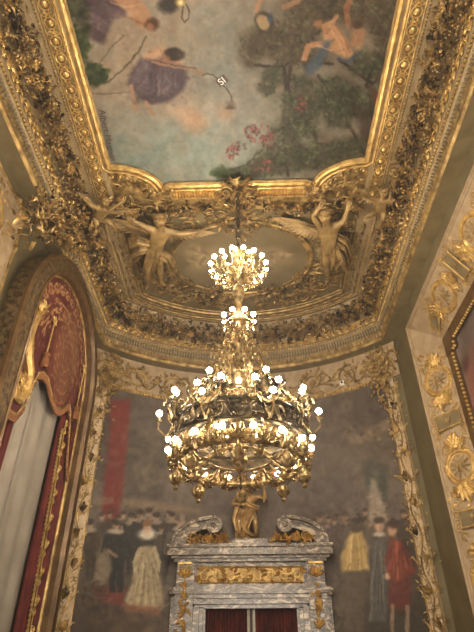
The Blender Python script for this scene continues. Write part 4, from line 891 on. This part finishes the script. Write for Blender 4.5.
for y, z, L in ((6.33, 4.55, .62), (7.94, 4.64, .78)):
    mb = MB(); mb.add(*ROS, fr((XL+.23, y, z+1.6), (0, 1, 0), (0, 0, 1), (1, 0, 0), .09)); ts = mb.build('tassel_rosette', M['gold'], val)
    mb = MB(); mb.add(*tube([(XL+.245, y-.02*t, z+1.6-L*t) for t in np.linspace(0, 1, 8)], .012, 5)); mb.build('tassel_cord', M['gold'], ts)
    mb = MB(); F = rz(0, 1, XL+.25, y-.02, z+1.6-L); mb.add(*lathe([(.001, .05), (.05, .03), (.06, 0), (.035, -.03), (.055, -.06), (.062, -.2), (.04, -.21)], 12), F); mb.build('tassel', M['fringe'], ts)
# foliage crown on the near shoulder of the arch
cr = empty('arch_crest', (XL+.3, 5.5, 7.3), 'cluster of dark gilded leaves and ribbon crowning the near shoulder of the window arch', 'ornament'); mb = MB(); random.seed(15)
for k in range(460):
    t = random.random()**.8 if k < 420 else -.12+.1*random.random(); a = random.gauss(0, .12); b = random.gauss(0, .14); n_, u, w = rotrand(1, .7); p = (XL+.36+random.uniform(-.05, .12), 4.55+1.45*t+a, 6.62+.95*abs(t)**.8*(1 if t > 0 else -3)+b)
    mb.add(*LEAFS, fr(p, (u.z, u.x, u.y), (w.z, w.x, w.y), (n_.z, n_.x, n_.y), random.uniform(.06, .14)))
mb.build('leaves', M['garland'], cr, .9); mb = MB()
for y, z, r in ((5.0, 7.05, .17), (5.35, 7.35, .12), (4.7, 6.75, .12), (5.75, 7.55, .10)): mb.add(*SPI, fr((XL+.43, y, z), (0, 1, 0), (0, 0, 1), (1, 0, 0), r))
mb.build('scrolls', M['gold2'], cr)

# left wall: panel border and canvas on the near side of the arch, mostly cut by the photo edge
lb = MB(); lb.add(*box(-HW, -HW+.05, 3.6, 5.0, 0, 7.02)); lb.add(*box(-HW, -HW+.05, -3.5, 3.6, 5.92, 7.02)); lb = st(lb, 'trim_7', M['border'], None, 0)
for off, r, m, nm in ((0, .022, M['gold2'], 'outer_edge'), (.07, .012, M['border'], 'inner_edge')):
    rect_rail([(-HW+.055, 5.0-off, z) for z in np.linspace(.1, 7.02-off, 4)] + [(-HW+.055, y, 7.02-off) for y in np.linspace(4.98-off, -3.4, 6)], r, m, nm, lb)
lf = empty('wall_painting_frame', (-HW, 3.5, 5.7), 'gold beaded frame corner on the left hand wall at the photo edge', 'picture frame')
mb = MB(); mb.add(*box(-HW+.01, -HW+.09, 3.5, 3.72, .8, 5.83)); mb.add(*box(-HW+.01, -HW+.09, -3.4, 3.5, 5.78, 5.98)); mb.build('frame_moulding', M['brown2'], lf, 0); mb = MB()
for z in np.arange(1, 5.6, .07): mb.add(*SPHT, fr((-HW+.09, 3.47, z), (0, 1, 0), WV, (1, 0, 0), .026))
for y in np.arange(1.5, 3.45, .07): mb.add(*SPHT, fr((-HW+.09, y, 5.75), (0, 1, 0), WV, (1, 0, 0), .026))
mb.build('bead_edge', M['gold'], lf)
rl = empty('roundel', (-HW+.05, 4.3, 6.4), 'gilt leafy roundel on the left wall border at the photo edge', 'wall ornament'); F = fr((-HW+.05, 4.3, 6.42), (0, 1, 0), WV, (1, 0, 0)) @ np.diag((1, 1, .6, 1)); mb = MB()
mb.add(*ringtor(.24, .24, .035, 28, 7), F); mb.build('ring', M['gold'], rl); mb = MB(); mb.add(*lathe([(.22, 0), (.001, .02)], 20), F); mb.build('disc', M['border'], rl); mb = MB()
for k in range(70): a = random.uniform(0, 6.3); r = random.uniform(.28, .5); mb.add(*LEAFS, F @ rz(random.uniform(0, 6.3), random.uniform(.07, .14), r*math.cos(a), r*math.sin(a)))
mb.build('leaf_crest', M['gold2'], rl)
# ------------------------------------------------------------------ chandelier
CHX, CHY = 0., 5.6
def A(x, y, z): return (CHX+x, CHY+y, z+1.6)
ch = empty('chandelier', (CHX, CHY, 8.2), 'large gilded chandelier with lit bulbs in three tiers hanging before the mural', 'chandelier')
def ring(R, z): return [A(R*math.cos(t), R*math.sin(t), z) for t in np.linspace(0, 2*PI, 49)[:-1]]
def rad(t, r, z): return A(r*math.cos(t), r*math.sin(t), z)
def rf(t, r, z, s=1.): return fr(rad(t, r, z), (-math.sin(t), math.cos(t), 0), (0, 0, 1), (math.cos(t), math.sin(t), 0), s)
random.seed(51)
BULB = None; nb = 0
def bulb(p, parent, r=.033):
    global BULB, nb
    nb += 1
    if BULB is None:
        b = MB(); b.add(*sphere(r, 12, 8)); me = bpy.data.meshes.new('bulb'); me.from_pydata(np.concatenate(b.v).tolist(), [], b.f); me.polygons.foreach_set('use_smooth', [True]*len(me.polygons)); me.materials.append(M['bulb']); BULB = me
    o = bpy.data.objects.new('bulb', BULB); COL.objects.link(o); pp = Vector(parent.matrix_basis.translation) + (Vector(parent.parent.matrix_basis.translation) if parent.parent else Vector()); o.location = Vector(p)-pp; o.parent = parent
def candle(mb, p, h=.07): mb.add(*lathe([(.001, -h), (.03, -h), (.034, -h+.012), (.014, -h+.02), (.014, -.03), (.022, -.026)], 8), rz(0, 1, *p))
# hanging rod
mb = MB(); mb.add(*tube([A(0, 0, 6.6), A(0, 0, 5.0)], .022, 8))
for z in np.arange(5.5, 6.6, .16): mb.add(*sphere(.042, 8, 6, 1, 1, 1.3), rz(0, 1, *A(0, 0, z)))
mb.build('hanging_rod', M['bronze'], ch)
mb = MB(); mb.add(*lathe([(.001, 5.3), (.03, 5.3), (.07, 5.22), (.04, 5.12), (.11, 5.0), (.05, 4.88), (.07, 4.8), (.14, 4.74), (.10, 4.66), (.05, 4.58), (.09, 4.48), (.07, 4.36), (.045, 4.3), (.045, 4.12), (.10, 4.06), (.13, 3.98), (.10, 3.9), (.055, 3.84), (.055, 3.62), (.085, 3.58), (.06, 3.5), (.06, 3.2), (.10, 3.14), (.07, 3.05), (.05, 2.9), (.05, 2.5), (.09, 2.42), (.12, 2.3), (.07, 2.15), (.10, 2.05), (.04, 1.95), (.001, 1.9)], 16), rz(0, 1, CHX, CHY, 1.6))
for z in (4.9, 4.6, 4.0, 3.55, 3.15):
    for k in range(8): mb.add(*LEAF, rf(k*PI/4, .07, z, 1) @ np.diag((.10, .14, .12, 1)))
mb.build('central_stem', M['chand'], ch)
# upper tier: sixteen lights on scrolled arms
t1 = MB().add(*tube(ring(.22, 4.78), .02, 6, closed=True)).build('upper_tier', M['chand'], ch)
for k in range(16):
    mb = MB(); t = 2*PI*(k+.5)/16; R = .40; z = 4.91
    mb.add(*tube([rad(t, .06, 4.72), rad(t, .16, 4.68), rad(t, .27, 4.72), rad(t, R, z-.12), rad(t, R, z-.07)], [.016, .016, .013, .011, .011], 6)); mb.add(*SPI, fr(rad(t, .2, 4.76), (math.cos(t), math.sin(t), 0), (0, 0, 1), (-math.sin(t), math.cos(t), 0), .06))
    candle(mb, rad(t, R, z)); bulb(rad(t, R, z+.02), t1)
    for q in range(4): mb.add(*LEAFS, rf(t+random.uniform(-.1, .1), R-.06-.05*q, z-.16-.03*q) @ rz(random.uniform(-1, 1), .1))
    mb.build('scroll_arm', M['chand'], t1)
for k in range(6):
    mb = MB(); t = 2*PI*k/6+.3; mb.add(*tube([rad(t, .05, 4.9), rad(t, .16, 4.9), rad(t, .21, 4.96), rad(t, .21, 5.0)], .01, 6)); candle(mb, rad(t, .21, 5.06)); bulb(rad(t, .21, 5.08), t1); mb.build('scroll_arm', M['chand'], t1)
# middle tier
t2 = MB().add(*tube(ring(.17, 3.9), .022, 6, closed=True)).build('middle_tier', M['chand'], ch)
for k in range(8):
    mb = MB(); t = 2*PI*(k+.5)/8; mb.add(*tube([rad(t, .06, 3.8), rad(t, .14, 3.78), rad(t, .21, 3.86), rad(t, .21, 3.93)], .013, 6)); candle(mb, rad(t, .21, 4.0), .06); bulb(rad(t, .21, 4.02), t2)
    mb.add(*LEAF, rf(t, .15, 3.78) @ np.diag((.1, .15, .1, 1))); mb.add(*LEAF, rf(t+.3, .13, 3.86) @ rz(PI, 1) @ np.diag((.1, .2, .1, 1)))
    mb.build('scroll_arm', M['chand'], t2)
# chains and gilt stays from the middle tier to the big ring
mb = MB()
for k in range(8):
    t = 2*PI*k/8+.2
    P = [rad(t, .16+.66*s**1.9, 3.86-1.34*s) for s in np.linspace(0, 1, 15)]
    mb.add(*tube(P, .011, 5))
    for p in P[1:-1:1]: mb.add(*sphere(.024, 6, 4, 1, 1, 1.4), rz(0, 1, *p))
for k in range(6):
    t = 2*PI*k/6
    mb.add(*tube([rad(t, .08, 3.6), rad(t, .24, 3.5), rad(t, .30, 3.3), rad(t, .22, 3.1), rad(t, .24, 2.9), rad(t, .32, 2.8)], [.014, .02, .018, .016, .018, .02], 6)); mb.add(*SPI, fr(rad(t, .27, 3.42), (math.cos(t), math.sin(t), 0), (0, 0, 1), (-math.sin(t), math.cos(t), 0), .09)); mb.add(*SPIM, fr(rad(t, .27, 3.0), (math.cos(t), math.sin(t), 0), (0, 0, 1), (-math.sin(t), math.cos(t), 0), .08))
    for q in range(4): mb.add(*LEAF, rf(t+random.uniform(-.15, .15), .24, 2.9+.18*q) @ rz(random.uniform(-.6, .6), .15))
mb.build('chain_stays', M['chand'], ch)
# big ring: open-work band with lobes
mb = MB(); RB = .76
mb.add(*tube(ring(RB, 2.22), .024, 6, closed=True)); mb.add(*tube(ring(RB, 2.47), .02, 6, closed=True)); mb.add(*tube(ring(RB-.10, 2.34), .03, 6, closed=True))
rows = [rad(t, RB-.015, z) for z in (2.23, 2.46) for t in np.linspace(0, 2*PI, 97)[:-1]]; mb.add(rows, grid_faces(2, 96, True)); big = mb.build('ring_band', M['bronze'], ch); mb = MB()
for k in range(24):
    t = 2*PI*k/24; mb.add(*(SPI if k % 2 else SPIM), rf(t, RB+.0, 2.35, .10)); 
    for q in range(4): mb.add(*LEAFS, rf(t+random.uniform(-.13, .13), RB+.01, 2.35+random.uniform(-.1, .1)) @ rz(random.uniform(0, 6.3), random.uniform(.09, .14)))
for k in range(8):                    # crest lobes
    t = 2*PI*k/8+PI/8
    mb.add(*ringtor(.12, .13, .02, 20, 6), rf(t, RB+.03, 2.56)); mb.add(*acanthus(5, .2, 1.8), rf(t, RB+.05, 2.52)); mb.add(*sphere(1, 10, 6), rf(t, RB+.03, 2.56) @ np.diag((.07, .085, .05, 1)))
    for q in (-1, 1): mb.add(*(SPI if q > 0 else SPIM), rf(t+q*.2, RB+.02, 2.52, .09))
    for q in range(14): mb.add(*LEAFS, rf(t+random.gauss(0, .13), RB+.03, 2.5+random.uniform(0, .2)) @ rz(random.gauss(0, .8), random.uniform(.08, .14)))
mb.build('open_work', M['bronze'], big)
mb = MB()                             # swags under the band
for k in range(8):
    t0 = 2*PI*k/8+PI/8
    for s in np.linspace(0, 1, 26):
        t = t0+s*2*PI/8; z = 2.20-.16*math.sin(PI*s)
        for q in range(2): mb.add(*LEAFT, rf(t, RB+random.uniform(-.03, .02), z+random.uniform(-.02, .02)) @ rz(random.uniform(0, 6.3), .07))
mb.build('leaf_swags', M['chand'], big)
# clustered lights round the rim
for k in range(8):
    t = 2*PI*k/8 + PI/8; mb = MB(); P0 = rad(t, RB-.06, 2.45); pts = []
    for dt, R, z in ((-.17, .82, 2.66), (0, .80, 2.78), (.17, .82, 2.68), (.0, .95, 2.46)):
        p = rad(t+dt, R, z); pts.append(p); mb.add(*tube([P0, rad(t+dt*.5, (RB+R)/2, z-.24), rad(t+dt, R, z-.16), rad(t+dt, R, z-.05)], [.016, .014, .011, .011], 6)); candle(mb, p)
    mb.add(*SPI, fr(rad(t, .80, 2.58), (math.cos(t), math.sin(t), 0), (0, 0, 1), (-math.sin(t), math.cos(t), 0), .11))
    for q in range(14): mb.add(*LEAFS, rf(t+random.gauss(0, .1), .76+random.uniform(0, .06), 2.56+random.uniform(-.08, .1)) @ rz(random.uniform(0, 6.3), random.uniform(.08, .13)))
    br = mb.build('light_branch', M['chand'], ch)
    for p in pts: bulb((p[0], p[1], p[2]+.02), br)
# inner ring of lights
t3 = MB().add(*tube(ring(.34, 2.78), .016, 6, closed=True)).build('inner_ring', M['chand'], ch)
for k in range(7):
    mb = MB(); t = 2*PI*k/7-PI/2; candle(mb, rad(t, .36, 2.86)); bulb(rad(t, .36, 2.88), t3); mb.build('candle_socket', M['chand'], t3)
# lower basket with pendants and lights
mb = MB(); mb.add(*tube(ring(.70, 2.02), .028, 6, closed=True)); mb.add(*tube(ring(.36, 2.08), .016, 6, closed=True))
for k in range(16):
    t = 2*PI*k/16; mb.add(*tube([rad(t, .72, 2.24), rad(t, .74, 2.12), rad(t, .68, 2.0), rad(t, .58, 1.94), rad(t, .45, 1.98), rad(t, .34, 2.08)], [.014, .018, .02, .018, .016, .014], 6))
    mb.add(*acanthus(5, .2, 1.6), rf(t, .73, 2.02)); mb.add(*(SPI if k % 2 else SPIM), rf(t+.1, .72, 2.06, .075)); mb.add(*LEAF, fr(rad(t, .6, 1.96), (-math.sin(t), math.cos(t), 0), (-math.cos(t), -math.sin(t), .2), (0, 0, -1), .15))
bk = mb.build('lower_basket', M['chand'], ch)
for k in range(16):
    mb = MB(); t = 2*PI*(k+.5)/16; p = rad(t, .80, 2.12)
    mb.add(*tube([rad(t, .68, 2.0), rad(t, .76, 1.98), rad(t, .80, 2.04), rad(t, .80, 2.07)], .013, 6)); candle(mb, p); bulb((p[0], p[1], p[2]+.02), bk); mb.add(*LEAFS, rf(t, .77, 1.96) @ rz(0, .12)); mb.add(*LEAFS, rf(t, .77, 2.0) @ rz(1.6, .1)); mb.add(*LEAFS, rf(t, .77, 2.0) @ rz(-1.6, .1))
    mb.build('scroll_arm', M['chand'], bk)
for k in range(8):
    t = 2*PI*k/8; mb = MB(); mb.add(*lathe([(.001, .04), (.03, .03), (.022, -.03), (.06, -.08), (.075, -.13), (.05, -.18), (.02, -.2), (.028, -.23), (.001, -.26)], 12), rz(0, 1, *rad(t, .7, 2.0)))
    for q in range(6): mb.add(*LEAFT, fr(rad(t, .7, 1.83), (-math.sin(q), math.cos(q), 0), (0, 0, 1), (math.cos(q), math.sin(q), 0)) @ rz(0, .1, 0, 0, .05))
    mb.build('pendant', M['chand'], ch)
# ------------------------------------------------------------------ sculptured figures: one skinned body each, with fingers, face, hair, drapery and wings
def figure(J, s, face, m, parent, child=False):
    face = Vector(face).normalized(); vs = []; ed = []; rad = []
    def v(p, r, a=None):
        vs.append(Vector(p)); rad.append(r*s); i = len(vs)-1
        if a is not None: ed.append((a, i))
        return i
    f = 1.18 if child else 1.
    pel = v(J['pelvis'], .125*f); bel = v(J['pelvis'].lerp(J['chest'], .45), .115*f, pel); che = v(J['chest'], .135*f, bel)
    nb_ = v(J['chest'].lerp(J['neck'], .7), .085, che); nk = v(J['neck'], .055, nb_); up = (J['head']-J['neck']).normalized(); H = J['head']; hs = s*(1.25 if child else 1.)
    sk = v(H, .092*(1.25 if child else 1), nk); v(H+up*.075*hs, .075*(1.2 if child else 1), sk)
    side = up.cross(face).normalized()
    v(H+face*.115*hs-up*.02*hs, .014, sk); v(H+face*.075*hs-up*.085*hs, .032, sk)                       # nose, chin
    for d in (-1, 1): v(H+side*d*.098*hs-up*.01*hs, .016, sk)                                             # ears
    for d in 'LR':
        sh = v(J['sh'+d], .062*f, che); el = v(J['el'+d], .044*f, sh); v_ = v(J['el'+d].lerp(J['wr'+d], .3), .046*f, el); wr_ = v(J['wr'+d], .028*f, v_)
        fd = (J['wr'+d]-J['el'+d]).normalized(); w = fd.cross(face); w = (w if w.length > .1 else fd.cross(up)).normalized(); n = w.cross(fd)
        pa = v(J['wr'+d]+fd*.06*s, .032*f, wr_)
        for q, L in zip((-1.5, -.5, .5, 1.5), (.062, .078, .082, .068)):
            k1 = v(J['wr'+d]+(fd*.10+w*.02*q)*s, .0105, pa); k2 = v(J['wr'+d]+(fd*(.10+L*.55)+w*.022*q-n*.012)*s, .0092, k1); v(J['wr'+d]+(fd*(.10+L*.85)+w*.022*q-n*.035)*s, .008, k2)
        t1_ = v(J['wr'+d]+(fd*.045+w*.05)*s, .012, pa); v(J['wr'+d]+(fd*.085+w*.075-n*.012)*s, .0095, t1_)
        hp = v(J['hip'+d], .10*f, pel); kn = v(J['kn'+d], .062*f, hp); cf = v(J['kn'+d].lerp(J['an'+d], .3), .062*f, kn); an = v(J['an'+d], .036*f, cf)
        v(J['to'+d], .026*f, an)
    me = bpy.data.meshes.new('body'); me.from_pydata([tuple(p) for p in vs], ed, []); o = bpy.data.objects.new('body', me); COL.objects.link(o)
    sm = o.modifiers.new('skin', 'SKIN'); sm.use_smooth_shade = True; ss = o.modifiers.new('sub', 'SUBSURF'); ss.levels = 2; ss.render_levels = 2
    sv = me.skin_vertices[0].data
    for i, r in enumerate(rad): sv[i].radius = (r, r)
    sv[0].use_root = True
    bpy.context.view_layer.update()
    m2 = bpy.data.meshes.new_from_object(o.evaluated_get(bpy.context.evaluated_depsgraph_get())); bpy.data.objects.remove(o)
    m2.polygons.foreach_set('use_smooth', [True]*len(m2.polygons)); m2.materials.clear(); m2.materials.append(m)
    b = bpy.data.objects.new('body', m2); COL.objects.link(b); b.parent = parent; b.location = -Vector(parent.matrix_basis.translation)
    hb = MB()                           # hair
    for q in range(16):
        a = q*.4-PI; c_ = H+up*(.055+.03*math.sin(q*2))*hs - face*(.03+.05*abs(math.sin(a)))*hs + side*.08*math.sin(a)*hs; hb.add(*SPHT, fr(c_, side, up, face, .045*hs))
    hb.add(*SPH, fr(H+up*.05*hs-face*.03*hs, side, up, face, .10*hs)); hb.build('hair', m, parent)
    return b
def sheet(parent, name, m, A_, B_, out, n=14, k=5, amp=.04, ph=0.):     # a pleated strip of cloth between two polylines
    A_ = [Vector(p) for p in A_]; B_ = [Vector(p) for p in B_]; out = Vector(out).normalized()
    def pl(P, t): x = t*(len(P)-1); i = min(int(x), len(P)-2); return P[i].lerp(P[i+1], x-i)
    V = []; w = n*3
    for i in range(n):
        for j in range(w):
            u = j/(w-1); p = pl(A_, i/(n-1)).lerp(pl(B_, i/(n-1)), u); V.append(p + out*amp*(math.sin(u*PI*k+ph+i*.2)+.5*math.sin(u*PI*k*2.3+i*.4)+.8))
    return MB().add([tuple(p) for p in V], grid_faces(n, w)).build(name, m, parent, 2.)
def wing(parent, m, root, tip, down, out, n=11):
    root, tip, down, out = Vector(root), Vector(tip), Vector(down), Vector(out).normalized(); mb = MB()
    for row, (L0, z) in enumerate(((1., 0), (.62, .025), (.34, .05))):
        for i in range(n):
            t = i/(n-1); p = root.lerp(tip, t*.92); d = down.normalized().lerp((tip-root).normalized(), .15+.75*t).normalized(); L = down.length*L0*(.75+.5*t); sd = d.cross(out)
            mb.add(*leaf(1, .26, .1, 1, 5), fr(p+out*z, sd, d, out) @ np.diag((L, L, L*.4, 1)))
    P = [root.lerp(tip, t)+out*(.05+.03*math.sin(t*PI)) for t in np.linspace(0, 1, 8)]; mb.add(*tube([tuple(p) for p in P], np.linspace(.05, .02, 8), 6)); return mb.build('wing', m, parent, 1.)
C = lambda px, py, h=.15: ceil_pt(px, py, 8.30-h)
ST = M['stucco']
def ceiling_figure(name, label, cat, J, s, face, child=False):
    J = {k: Vector(p) for k, p in J.items()}; t = empty(name, J['pelvis'], label, cat); figure(J, s, face, ST, t, child); return t
# left: winged woman with flying drapery
J = dict(head=C(160, 220, .34), neck=C(160.5, 226, .28), chest=C(160, 235, .24), pelvis=C(154, 250, .22), shL=C(153, 230, .28), elL=C(144, 226, .30), wrL=C(136, 222, .30), shR=C(168, 231, .26), elR=C(180, 234, .28), wrR=C(192, 233, .26),
         hipL=C(150.5, 253, .24), knL=C(147, 268, .30), anL=C(148, 284, .16), toL=C(146, 289, .18), hipR=C(157.5, 253, .22), knR=C(160, 268, .22), anR=C(161, 281, .16), toR=C(163, 286, .18))
f1 = ceiling_figure('winged_figure', 'tan stucco winged woman with flying drapery left of the oval painting', 'sculpture', J, 1.12, (.15, -.3, -1))
wing(f1, ST, C(163, 231, .16), C(196, 231, .12), C(168, 244, .1)-C(163, 231, .1), DN); wing(f1, ST, C(157, 231, .16), C(133, 224, .14), C(148, 246, .1)-C(157, 231, .1), DN)
sheet(f1, 'skirt_drapery', ST, [C(147, 248, .30), C(144, 262, .34), C(142, 278, .22)], [C(161, 248, .30), C(160, 260, .26), C(153, 276, .20)], DN, 16, 6, .035)
sheet(f1, 'flying_drapery', ST, [C(150, 238, .26), C(136, 232, .3), C(128, 238, .2)], [C(150, 250, .26), C(142, 256, .3), C(134, 262, .2)], DN, 14, 5, .045, 1.)
sheet(f1, 'hip_drapery', ST, [C(158, 247, .30), C(170, 252, .26), C(176, 262, .18)], [C(158, 256, .26), C(166, 262, .24), C(168, 274, .16)], DN, 12, 4, .03, 2.)
# right: seated man with raised arm
J = dict(head=C(325, 216, .36), neck=C(326, 222, .30), chest=C(328, 231, .26), pelvis=C(329, 247, .24), shL=C(320, 227, .30), elL=C(313, 216, .34), wrL=C(318, 209, .34), shR=C(336, 226, .28), elR=C(344, 221, .30), wrR=C(347, 211, .28),
         hipL=C(325.5, 250, .28), knL=C(326, 264, .34), anL=C(328, 279, .18), toL=C(326, 284, .2), hipR=C(333, 250, .26), knR=C(341, 258, .36), anR=C(346, 270, .2), toR=C(349, 274, .22))
f2 = ceiling_figure('reclining_figure', 'tan stucco figure with both arms raised right of the oval painting', 'sculpture', J, 1.15, (-.25, -.2, -1))
wing(f2, ST, C(322, 229, .14), C(298, 222, .12), C(312, 244, .1)-C(322, 229, .1), DN)
sheet(f2, 'lap_drapery', ST, [C(318, 246, .30), C(318, 256, .34), C(322, 268, .24)], [C(338, 246, .30), C(343, 258, .38), C(336, 268, .24)], DN, 14, 6, .035)
sheet(f2, 'back_drapery', ST, [C(338, 230, .2), C(348, 236, .26), C(354, 250, .2)], [C(336, 244, .2), C(344, 252, .26), C(346, 266, .2)], DN, 14, 5, .045, 1.)
# putti at the corners of the frame
def putto(cx, cy, s, name, label, head, arms, legs):
    J = dict(head=C(cx+head[0], cy+head[1], .34), neck=C(cx+head[0]*.62, cy+head[1]*.62, .30), chest=C(cx+head[0]*.35, cy+head[1]*.35, .27), pelvis=C(cx-head[0]*.35, cy-head[1]*.35, .24))
    ch_ = J['chest']; ax = (J['head']-J['pelvis']).normalized(); sd = ax.cross(Vector(DN)).normalized()
    for d, q in (('L', -1), ('R', 1)):
        J['sh'+d] = ch_+ax*.04+sd*q*.11*s*1.3+Vector((0, 0, -.03)); a1, a2 = arms[d]; J['el'+d] = C(*a1, .32); J['wr'+d] = C(*a2, .30)
        J['hip'+d] = J['pelvis']-ax*.05+sd*q*.07; l1, l2 = legs[d]; J['kn'+d] = C(*l1, .34); J['an'+d] = C(*l2, .22); J['to'+d] = C(l2[0], l2[1]+3, .24)
    t = ceiling_figure(name, label, 'sculpture', J, s, (0, -.3, -1), True)
    for q in (-1, 1): wing(t, ST, ch_+sd*q*.06+Vector((0, 0, .04)), ch_+sd*q*.34+ax*.2, (ax*-.2+sd*q*.05), DN, 7)
    return t
putto(101, 213, .62, 'putto', 'plump stucco cherub sitting on the left corner of the ceiling frame', (4, -11), dict(L=((93, 206), (88, 200)), R=((112, 208), (119, 204))), dict(L=((97, 224), (92, 230)), R=((110, 222), (115, 228))))
putto(381, 205, .62, 'putto', 'plump stucco cherub sitting on the right corner of the ceiling frame', (3, -12), dict(L=((372, 199), (367, 194)), R=((390, 199), (391, 190))), dict(L=((372, 214), (365, 218)), R=((384, 217), (380, 225))))
# gilt statue on the doorcase
X0, Y1, Z1 = DX-.03, 9.72, 3.75; V3 = lambda x, y, z: Vector((X0+x*1.4, Y1+y, Z1+z))
J = dict(head=V3(.02, -.04, .90), neck=V3(.01, -.02, .81), chest=V3(.0, -.02, .68), pelvis=V3(-.02, 0, .46), shL=V3(-.13, -.02, .74), elL=V3(-.20, -.08, .60), wrL=V3(-.08, -.16, .55), shR=V3(.13, -.02, .74), elR=V3(.24, -.08, .66), wrR=V3(.22, -.12, .84),
         hipL=V3(-.08, -.01, .43), knL=V3(-.10, -.09, .24), anL=V3(-.09, -.02, .05), toL=V3(-.11, -.10, .03), hipR=V3(.06, -.01, .43), knR=V3(.10, -.12, .27), anR=V3(.10, -.02, .10), toR=V3(.11, -.11, .07))
gs = empty('gilded_statue', (X0, Y1, Z1), 'brown gilded statue of a draped youth standing on the marble doorcase', 'statue'); figure(J, .80, (0, -1, 0), M['statue'], gs, True)
sheet(gs, 'robe', M['statue'], [V3(-.17, -.10, .54), V3(-.2, -.14, .3), V3(-.14, -.10, .08)], [V3(.13, -.12, .52), V3(.05, -.18, .28), V3(-.02, -.14, .02)], (0, -1, 0), 14, 5, .025)
sheet(gs, 'sash', M['statue'], [V3(-.14, -.12, .72), V3(.0, -.15, .62), V3(.15, -.13, .54)], [V3(-.15, -.12, .62), V3(.0, -.15, .52), V3(.13, -.13, .44)], (0, -1, 0), 10, 3, .02)
sheet(gs, 'trailing_cloth', M['statue'], [V3(-.14, -.14, .3), V3(-.05, -.2, .08), V3(.06, -.24, -.0)], [V3(-.06, -.14, .3), V3(.02, -.2, .1), V3(.09, -.24, .03)], (0, -1, 0), 10, 2, .015)
mb = MB(); mb.add(*sphere(1, 12, 7), rz(0, 1, X0, Y1, Z1+.02) @ np.diag((.22, .14, .05, 1)))
for k in range(12): mb.add(*LEAF, fr((X0-.2+.036*k, Y1-.12, Z1+.01), (1, 0, 0), (math.sin(k), -.2, .6), (0, -1, 0)) @ rz(0, .12))
mb.build('rocky_base', M['statue'], gs); mb = MB(); mb.add(*tube([V3(.21, -.14, .6), V3(.22, -.15, .84), V3(.23, -.15, 1.02)], .016, 6)); mb.add(*lathe([(.001, 0), (.03, .02), (.05, .08), (.03, .1), (.001, .14)], 10), rz(0, 1, X0+.23, Y1-.15, Z1+1.0)); mb.build('torch', M['statue'], gs)
# ------------------------------------------------------------------ light
def point(name, loc, e, r=.15, col=(1, .9, .74)):
    l = bpy.data.lights.new(name, 'POINT'); l.energy = e; l.color = col; l.shadow_soft_size = r
    o = bpy.data.objects.new(name, l); COL.objects.link(o); o.location = loc; return o
def area(name, loc, rot, e, sx, sy, col=(1, .92, .78)):
    l = bpy.data.lights.new(name, 'AREA'); l.energy = e; l.color = col; l.shape = 'RECTANGLE'; l.size = sx; l.size_y = sy
    o = bpy.data.objects.new(name, l); COL.objects.link(o); o.location = loc; o.rotation_euler = rot; return o
area('fill_light', (0, -2.6, 3.6), (math.radians(115), 0, 0), 540, 4.5, 3)  # added fill from behind the camera for general brightness, no lamp modelled
point('fill_light', (0, -.6, 4.6), 330, .6)  # added fill, stands in for unseen chandeliers behind the camera
w = bpy.data.worlds.new('world'); SC.world = w; w.use_nodes = True
w.node_tree.nodes['Background'].inputs[0].default_value = (*lin((120, 96, 64)), 1); w.node_tree.nodes['Background'].inputs[1].default_value = .3
SC.view_settings.view_transform = 'Standard'; SC.view_settings.look = 'None'; SC.view_settings.exposure = 0
# thin scatter volume added to the room to imitate lens glow round the bulbs
nt = w.node_tree; vs_ = nt.nodes.new('ShaderNodeVolumeScatter'); vs_.inputs['Color'].default_value = (1, .97, .92, 1); vs_.inputs['Density'].default_value = .0042; vs_.inputs['Anisotropy'].default_value = .3
nt.links.new(vs_.outputs[0], [n for n in nt.nodes if n.type == 'OUTPUT_WORLD'][0].inputs['Volume'])
